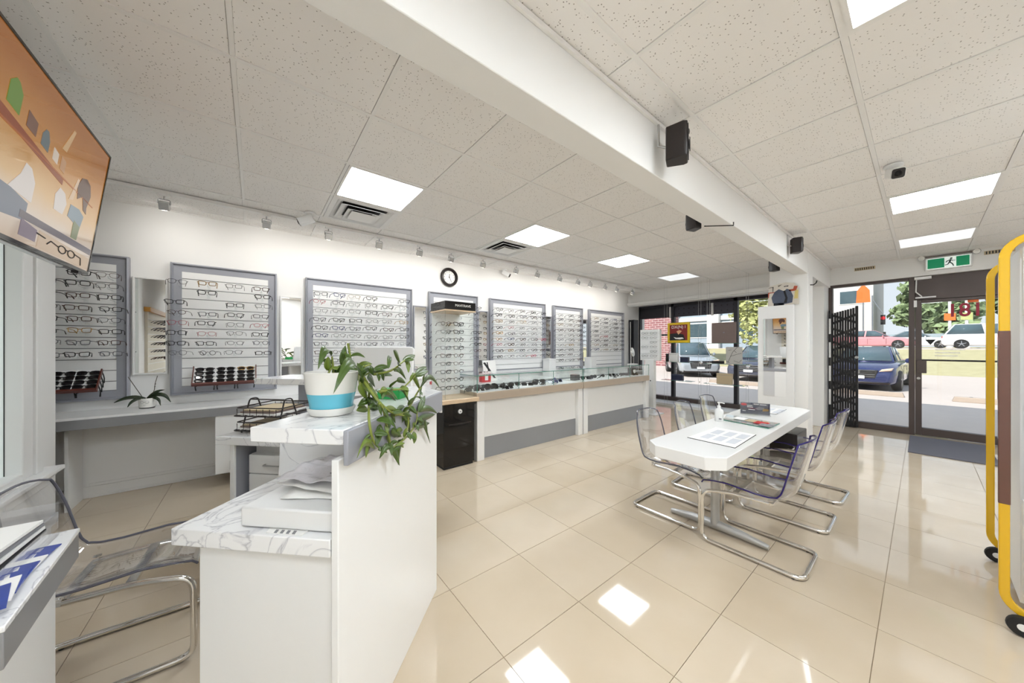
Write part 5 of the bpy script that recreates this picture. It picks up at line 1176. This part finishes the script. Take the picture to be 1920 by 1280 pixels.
for y in (0.0, .80): obj('end_loop', loop(y), 'yellow_gloss', rk, bev=.004, loc=(-.022 if y == 0 else 0, 0, 0))
for y, z0, z1 in ((0, .587, 1.41),): obj('brown_section', B(-.0435, -.0095, y-.0148, y+.0148, z0, z1), P('section_brown', (98, 64, 54), .15, coat=.4, noise=.15, nscale=6), rk, bev=.004)  # darker brown length over the middle of the near upright bar
obj('side_panel', B(.020, .040, .05, .75, .12, 1.80), 'satin_white', rk); obj('side_panel', B(.605, .625, .05, .75, .12, 1.80), 'satin_white', rk)
for z in (.12, .7, 1.55, 1.79): obj('cross_panel', B(.040, .605, .03, .77, z, z+.02), 'satin_white', rk)
obj('sign_box', B(.022, .64, -.010, .028, 1.48, 1.80), 'satin_white', rk, bev=.004)
obj('lower_box', B(.022, .64, -.010, .028, .17, .62), 'satin_white', rk, bev=.004)
ep = obj('end_board', B(.03, .62, .01, .03, .62, 1.48), 'panel_white', rk)
for k in range(18): obj('slat_line', B(.075, .60, .004, .010, .66+.046*k, .668+.046*k), 'silver_grey', ep)
for x in (.05, .34): obj('chrome_post', MB().cyl((x, -.006, .62), (x, -.006, 1.48), .010, 10), 'chrome', rk)
obj('chrome_post', MB().cyl((.045, .06, .3), (.045, .06, 1.75), .010, 10), 'chrome', rk)
obj('top_grille', B(.10, .58, -.008, .02, 1.80, 1.815), 'black_matte', rk)
for x in (.018, .59):
    for y in (0.0, .80):
        cs = obj('caster', MB().lathe([(.018, -.014), (.042, -.014), (.045, 0), (.042, .014), (.018, .014)], 20).xf(Matrix.Translation((x, y-.03 if y == 0 else y, .046)) @ Matrix.Rotation(R(90), 4, 'X')), 'rubber', rk)
        obj('hub', MB().lathe([(.0, -.017), (.016, -.016), (.016, .016), (.0, .017)], 14).xf(Matrix.Translation((x, y-.03 if y == 0 else y, .046)) @ Matrix.Rotation(R(90), 4, 'X')), 'satin_white', cs)
# wood-framed board of eyeglasses on the back wall (the narrow mirrors look towards it)
wd_ = thing('wood_eyeglass_board', 'wood-topped eyeglass board on the back wall, seen in the mirror above the orchid', 'display board', (-2.17, WY, 0), 0)
obj('backing', B(-.55, .55, .001, .03, .85, 1.80), P('warm_board', (222, 214, 196), .5, noise=.03, nscale=8), wd_)
P('wood_orange', (196, 140, 62), .4, noise=.15, nscale=20)
obj('wood_top', B(-.58, .58, .001, .06, 1.80, 1.86), 'wood_orange', wd_); obj('wood_base', B(-.58, .58, .001, .09, .80, .85), 'wood_dark', wd_)
for k in range(8): obj('shelf_line', B(-.55, .55, .03, .036, 1.0+.10*k, 1.008+.10*k), 'trim_white', wd_)
random.seed(14)
for r_ in range(6):
    for c in range(5):
        fm = random.choice(['frame_black', 'frame_brown', 'frame_steel'])
        put_glasses((-2.56+.2*c, WY+.17, 1.68-.10*r_), random.choice([0, 1, 2, 3]), fm, False, f'{FNAME[fm]} eyeglasses on the wood-topped back wall board, {ORD[r_]} row, {ORD[c]} from the window', 'eyeglasses on the wood-topped board', rz=R(90))
tb2 = obj('sunglass_shelf', B(-.5, .5, .0, .12, 0, .10), 'black_matte', loc=(-2.17, WY+.09, .86)); tag(tb2, 'dark sunglass tray at the foot of the wood-topped back wall board', 'display tray')
for k in range(4): obj('partition', B(-.5+.25*k, -.49+.25*k, .12, .125, 0, .10), 'paper', tb2)

# ================================================================== OUTSIDE
GZ = -.12
P('concrete', (214, 202, 192), .9, noise=.06, nscale=3)
P('asphalt', (190, 180, 174), .95, noise=.06, nscale=2)
P('kerb', (170, 156, 144), .9, noise=.08, nscale=4)
P('grass_far', (168, 162, 128), .95, noise=.2, nscale=3)
struct(obj('ground', MB().box(-60, 60, 8.05, 12.9, GZ-.3, GZ+.06), 'concrete'))
struct(obj('parking_lot', MB().box(-60, 60, 12.9, 27, GZ-.3, GZ), 'asphalt'))
struct(obj('grass_bank', MB().add([(-60, 27, GZ), (60, 27, GZ), (60, 33, 1.15), (-60, 33, 1.15), (-60, 27, GZ-.5), (60, 27, GZ-.5), (60, 33, GZ-.5), (-60, 33, GZ-.5)], [(0, 1, 2, 3), (7, 6, 5, 4), (0, 4, 5, 1), (1, 5, 6, 2), (2, 6, 7, 3), (3, 7, 4, 0)]), 'grass_far'))
struct(obj('street', B(-80, 80, 33, 52, .6, 1.2), 'asphalt'))
struct(obj('far_verge', B(-90, 90, 52, 110, .6, 1.25), 'grass_far'))
for k, (x, lab) in enumerate(((-4.4, 'concrete parking stop in front of the dark parked car'), (-1.3, 'concrete parking stop in front of the blue sedan'), (1.5, 'concrete parking stop beyond the glass door'))):
    o = obj('parking_stop', MB().prism([(-1.0, 0), (1.0, 0), (.96, .13), (-.96, .13)], -.09, .09, 'y'), 'kerb', loc=(x, 14.6, GZ), bev=.01); tag(o, lab, 'parking stop', 'parking stops')
    for s in (-.7, .7): obj('bolt', MB().cyl((s, 0, .13), (s, 0, .14), .03, 10), 'steel', o)

P('car_glass', (74, 92, 100), .05, noise=.1, nscale=3)
P('headlamp', (226, 200, 180), .08, metal=.3, noise=.1, nscale=20)
P('tail_red', (170, 30, 40), .2, noise=.1, nscale=20)
P('plate_white', (232, 234, 236), .4, noise=.02, nscale=20)
P('wheel_alloy', (170, 172, 176), .25, metal=.8, noise=.05, nscale=20)
def car(name, label, loc, rz, paint, L=4.5, W=1.78, H=1.45, suv=False):
    """front faces local -y"""
    t = thing(name, label, 'car', loc, rz, 'cars outside the shop')
    h = L/2; belt = .92 if suv else .86; hood = .98 if suv else .84; deck = belt+.02
    if suv: st = [(-h, .30, .62, .80), (-h+.10, .22, .82, .90), (-h+.5, .2, .94, .95), (-h+1.25, .2, 1.02, .985), (0, .2, 1.02, 1.0), (h-.9, .2, 1.02, .99), (h-.15, .22, 1.02, .95), (h, .36, .90, .86)]
    else: st = [(-h, .30, .56, .78), (-h+.10, .20, .70, .88), (-h+.5, .19, .84, .95), (-h+1.35, .19, .93, .985), (0, .19, .93, 1.0), (h-1.1, .19, .95, .99), (h-.15, .22, .95, .93), (h, .36, .80, .84)]
    n = 10; vs_ = []; fs_ = []
    for y, zb, zt, wf_ in st:
        w = W/2*wf_; zm = zb+(zt-zb)*.55
        sec = [(-w*.86, zb), (-w*.97, zb+.08), (-w, zm), (-w*.96, zt-.06), (-w*.84, zt), (w*.84, zt), (w*.96, zt-.06), (w, zm), (w*.97, zb+.08), (w*.86, zb)]
        vs_ += [(x, y, z) for x, z in sec]
    for i in range(len(st)-1):
        for k in range(n): fs_.append((i*n+k, i*n+(k+1) % n, (i+1)*n+(k+1) % n, (i+1)*n+k))
    fs_ += [tuple(range(n))[::-1], tuple(range((len(st)-1)*n, len(st)*n))]
    bd = obj('body', MB().add(vs_, fs_), paint, t, bev=.03)
    # cabin
    if suv: cb_ = [(-h+1.15, 1.0, .80), (-h+1.85, H, .66), (h-.55, H, .66), (h-.10, 1.0, .76)]
    else: cb_ = [(-h+1.25, .92, .80), (-h+2.05, H, .60), (h-1.55, H, .60), (h-.62, .94, .76)]
    (ya, za, wa), (yb, zb2, wb2), (yc, zc, wc2), (yd, zd, wd2) = cb_
    a = lambda w: W/2*w
    V = [(-a(wa), ya, za), (a(wa), ya, za), (a(wb2), yb, zb2), (-a(wb2), yb, zb2), (-a(wc2), yc, zc), (a(wc2), yc, zc), (a(wd2), yd, zd), (-a(wd2), yd, zd)]
    wid = .96; ym = (ya+yd)/2
    # base ring follows the sides
    obj('cabin', MB().add(V, [(0, 1, 2, 3), (3, 2, 5, 4), (4, 5, 6, 7), (0, 3, 4, 7), (1, 6, 5, 2), (0, 7, 6, 1)]), paint, t, bev=.04)
    def pane(pts, nm, off):
        V_ = [Vector(p) for p in pts]; c = sum(V_, Vector())/4; nn = (V_[1]-V_[0]).cross(V_[2]-V_[1]).normalized()
        if nn.dot(c-Vector((0, (ya+yd)/2, .9))) < 0: nn = -nn
        V_ = [c+(p-c)*.90+nn*off for p in V_]
        obj(nm, MB().quad(*V_), 'car_glass', t, thick=.01)
    pane([V[0], V[1], V[2], V[3]], 'windscreen', .025); pane([V[4], V[5], V[6], V[7]], 'rear_window', .025)
    for s in (0, 1):
        q = [V[0], V[3], V[4], V[7]] if s == 0 else [V[1], V[2], V[5], V[6]]
        m0 = Vector(q[0])*.5+Vector(q[3])*.5; m1 = Vector(q[1])*.5+Vector(q[2])*.5
        pane([q[0], q[1], m1, m0], 'side_window', .022); pane([m0, m1, q[2], q[3]], 'side_window', .022)
    for x in (-1, 1):
        for y in (-h+.85, h-.85):
            wx = x*(W/2-.10)
            wh = obj('wheel', MB().lathe([(.20, -.10), (.31, -.11), (.335, -.06), (.335, .06), (.31, .11), (.20, .10)], 24).xf(Matrix.Translation((wx, y, .335)) @ RY90), 'rubber', t)
            rim = MB().lathe([(.0, -.112), (.06, -.112), (.06, .112), (.0, .112)], 12).xf(Matrix.Translation((wx, y, .335)) @ RY90)
            for k in range(5):
                rim.box(-.10, .112, -.025, .025, .02, .21).v[-8:] = [tuple(Matrix.Translation((wx, y, .335)) @ Matrix.Rotation(R(72*k), 4, 'X') @ Vector(p)) for p in [(-.105, -.025, .02), (.105, -.025, .02), (.105, .025, .02), (-.105, .025, .02), (-.105, -.018, .21), (.105, -.018, .21), (.105, .018, .21), (-.105, .018, .21)]]
            obj('rim', rim, 'wheel_alloy', wh)
    zl = .72 if suv else .63
    for s in (-1, 1):
        obj('headlight', MB().prism([(s*W*.26, zl), (s*W*.42, zl+.05), (s*W*.435, zl+.14), (s*W*.30, zl+.09)], -h+.03, -h+.42, 'y'), 'headlamp', t, bev=.02)
        obj('tail_light', MB().prism([(s*W*.28, .72), (s*W*.43, .74), (s*W*.43, .9), (s*W*.32, .88)], h-.22, h-.0, 'y'), 'tail_red', t, bev=.02)
        obj('door_mirror', MB().lathe([(.0, -.09), (.07, -.06), (.08, .0), (.06, .06), (.0, .08)], 10, (s*(W/2+.08), -h+1.62, .98 if not suv else 1.08), .9, .6), paint, t)
        for y in (-h+1.45, -h+2.45): obj('door_seam', MB().box(s*(W/2-.004)-.004, s*(W/2-.004)+.004, y-.006, y+.006, .34, .80), 'black_matte', t)
        obj('door_handle', B(s*(W/2+.004)-.012, s*(W/2+.004)+.012, -h+2.2, -h+2.38, .76, .785), paint, t)
    gr = obj('grille', MB().prism([(-W*.22, .42), (W*.22, .42), (W*.26, zl+.06), (-W*.26, zl+.06)], -h-.012, -h+.04, 'y'), 'black_matte', t, bev=.01)
    for k in range(4): obj('grille_bar', B(-W*.22, W*.22, -h-.02, -h-.012, .46+.07*k, .475+.07*k), 'chrome' if k == 2 else 'steel', gr)
    obj('emblem', MB().lathe([(.0, -.03), (.07, -.025), (.07, 0)], 14, (0, 0, 0)).xf(Matrix.Translation((0, -h-.0, zl)) @ Matrix.Rotation(R(-90), 4, 'X')), 'chrome', gr)
    obj('number_plate', B(-.16, .16, -h-.035, -h-.02, .40, .50), 'plate_white', t)
    obj('bumper_lip', B(-W*.40, W*.40, -h+.0, -h+.10, .22, .30), 'black_plastic', t, bev=.02)
    return t
P('paint_blue', (42, 52, 96), .15, coat=.6, metal=.2, noise=.06, nscale=3)
P('paint_dark', (72, 76, 92), .15, coat=.6, metal=.2, noise=.06, nscale=3)
P('paint_silver', (176, 182, 188), .15, coat=.6, metal=.4, noise=.04, nscale=3)
P('paint_pink', (206, 140, 146), .2, coat=.5, noise=.04, nscale=3)
P('paint_white', (236, 238, 240), .2, coat=.5, noise=.02, nscale=3)
car('blue_sedan', 'dark blue sedan parked facing the glass door', (-1.22, 18.1, GZ), R(-3), 'paint_blue')
car('dark_hatchback', 'dark grey car facing the shop window beside the mirror board', (-4.55, 18.2, GZ), R(2), 'paint_dark', 4.3, 1.78, 1.50)
car('silver_crossover', 'silver crossover parked at an angle behind the hanging shelves', (-7.75, 18.3, GZ), R(35), 'paint_silver', 4.5, 1.82, 1.66, True)
car('pink_sedan', 'pinkish sedan on the street beyond the blue sedan', (-2.6, 40.0, 1.2), R(90), 'paint_pink', 4.6)
car('white_suv', 'white sport utility car on the street beyond the glass door', (3.3, 40.2, 1.2), R(90), 'paint_white', 4.8, 1.9, 1.75, True)
car('white_wagon', 'smaller white car parked behind the flag poles across the street', (-.3, 45.0, 1.2), R(90), 'paint_white', 4.2, 1.8, 1.5)

def building(name, label, x0, x1, y0, y1, h, wall, wins, roofm='concrete', base=0.0):
    t = thing(name, label, 'building', ((x0+x1)/2, y0, base)); w = (x1-x0)/2
    obj('wall', B(-w, w, 0, y1-y0, 0, h), wall, t)
    obj('roof', B(-w-.2, w+.2, -.2, y1-y0, h, h+.35), roofm, t)
    for (a, b, z0, z1) in wins:
        f = obj('window', B(a, b, -.06, .02, z0, z1), 'trim_white', t)
        obj('pane', B(a+.08, b-.08, -.075, -.06, z0+.08, z1-.08), 'car_glass', f)
    return t
building('brick_building', 'red brick building left of the parked cars', -19.5, -11.2, 24, 24.6, 7, 'brick_far', [(-2.5, 1.4, 3.0, 4.2), (-2.2, 1.6, .5, 2.0)], base=GZ)
P('slate_wall', (150, 164, 176), .8, noise=.04, nscale=2)
P('pale_wall', (196, 194, 194), .8, noise=.03, nscale=2)
gbld = building('slate_building', 'blue grey building with white pillars behind the parked cars', -24, -7.8, 35, 44, 8, 'slate_wall', [(-7.0, -4.6, 1.6, 3.1), (-4.0, -1.6, 1.6, 3.1), (.6, 3.0, 1.6, 3.1), (3.8, 6.6, 1.6, 3.1), (-7.0, -4.6, 4.2, 5.8), (-4, -1.6, 4.2, 5.8), (.6, 3.0, 4.2, 5.8)], base=.6)
for x in (-.5, 3.4): obj('pillar', B(x-.5, x+.5, -.5, .0, 0, 8), 'trim_white', gbld)
obj('band', B(-8.1, 8.1, -.15, 0, 3.3, 3.7), 'trim_white', gbld)
building('pale_block', 'pale multi-storey block across the street beyond the folded gate', -18, -3.6, 58, 75, 15, 'pale_wall', [(a, a+2.2, z, z+1.7) for a in (-5.5, -2.3, .9, 4.3) for z in (5.4, 8.4, 11.4)], base=1.2)
fz = thing('far_fence', 'low grey fence in front of the far trees', 'fence', (2.0, 55.5, 1.2))
for k in range(7): obj('fence_panel', B(-7+2.4*k, -4.7+2.4*k, -.03, .03, .2, 1.5), 'slate_wall', fz)
for k in range(8): obj('fence_post', B(-7.1+2.4*k, -6.9+2.4*k, -.08, .08, 0, 1.8), 'black_matte', fz)

P('foliage_a', (134, 152, 112), .8, noise=.35, nscale=1.5)
P('foliage_b', (172, 176, 116), .8, noise=.35, nscale=1.5)
P('foliage_c', (118, 138, 108), .8, noise=.35, nscale=1.5)
P('bark_brown', (96, 82, 70), .9, noise=.3, nscale=8)
def tree(name, label, loc, h, rx, crown_z, mat, n=2600, seed=1, leaf=.22, cat='tree', grp='trees across the street'):
    t = thing(name, label, cat, loc, 0, grp); rnd = random.Random(seed)
    obj('trunk', MB().tube([(0, 0, -.2), (.05, 0, crown_z*.6), (.0, .05, h*.6)], .15, 8, rad=[h*.03, h*.022, h*.01]), 'bark_brown', t)
    blobs = [(rnd.uniform(-.55, .55)*rx, rnd.uniform(-.45, .45)*rx, crown_z+(h-crown_z)*rnd.uniform(.15, .85), rx*rnd.uniform(.35, .6)) for _ in range(14)]
    mb = MB()
    for i in range(n):
        bx_, by, bz, br_ = blobs[i % len(blobs)]
        d = Vector((rnd.gauss(0, 1), rnd.gauss(0, 1), rnd.gauss(0, 1))).normalized()*br_*rnd.uniform(.7, 1.05)
        c = Vector((bx_, by, bz))+Vector((d.x, d.y, d.z*.75))
        u = Vector((rnd.gauss(0, 1), rnd.gauss(0, 1), rnd.gauss(0, 1))).normalized(); v = u.orthogonal().normalized(); s = leaf*rnd.uniform(.6, 1.4)
        mb.add([c-u*s, c+v*s*.6, c+u*s, c-v*s*.6], [(0, 1, 2, 3)])
    tag(obj('foliage', mb, mat, t), kind='stuff')
tree('leafy_tree', 'sunlit yellow-green tree seen through the shop window beside the mirror board', (-6.3, 25.5, -.1), 7.2, 2.6, 1.6, 'foliage_b', 5200, 3, .16)
tree('broad_tree', 'dark green tree beyond the street right of the pale block', (1.3, 61.5, 1.2), 8.2, 3.4, 1.6, 'foliage_a', 3200, 5, .45)
tree('fir_tree', 'green tree behind the flag poles', (7.6, 63, 1.2), 9.5, 3.0, 1.2, 'foliage_c', 3000, 6, .42)
tree('far_tree', 'tree at the right beyond the door number', (14.2, 63, 1.2), 8.5, 4.6, 1.0, 'foliage_a', 3200, 7, .45)
tree('low_shrub', 'yellowish shrub behind the white car across the street', (6.5, 53, 1.2), 2.4, 2.2, .5, 'foliage_b', 1500, 8, .25, 'shrub')
for k, (x, lab) in enumerate(((1.5, 'left white pole across the street'), (2.35, 'middle white pole across the street'), (3.5, 'right white pole across the street'))):
    o = thing('white_pole', lab, 'pole', (x, 47, 1.2), 0, 'white poles across the street')
    obj('shaft', MB().tube([(0, 0, 0), (0, 0, 7)], .09, 10), 'trim_white', o); obj('base', MB().lathe([(.2, 0), (.2, .1), (.1, .15)], 12), 'concrete', o)
    if k < 2: obj('sign_plate', B(-.3, .3, -.14, -.10, 2.4, 3.0), 'foliage_b' if k else 'decal_orange', o)
tl = thing('traffic_light', 'red traffic signal on a slim post across the street', 'traffic light', (-2.35, 46, 1.2))
obj('post', MB().tube([(-.55, 0, 0), (-.55, 0, 5)], .06, 8), 'steel', tl); obj('arm', MB().tube([(-.55, 0, 4.6), (.1, 0, 3.2)], .04, 8), 'steel', tl)
obj('housing', B(-.05, .25, -.12, .12, 2.2, 3.1), 'black_matte', tl); obj('red_lamp', MB().lathe([(.0, -.02), (.16, 0), (.16, .02)], 14).xf(Matrix.Translation((.1, -.13, 2.8)) @ Matrix.Rotation(R(-90), 4, 'X')), 'red_plastic', tl)
sg2 = thing('construction_sign', 'orange street sign on a post beyond the sidelight', 'street sign', (-3.35, 44, 1.2))
obj('post', MB().tube([(0, 0, 0), (0, 0, 5.2)], .05, 8), 'steel', sg2)
obj('sign_face', MB().prism([(-.45, 4.2), (.45, 4.2), (.4, 5.3), (0, 5.9), (-.4, 5.3)], -.10, -.06, 'y'), 'decal_orange', sg2)
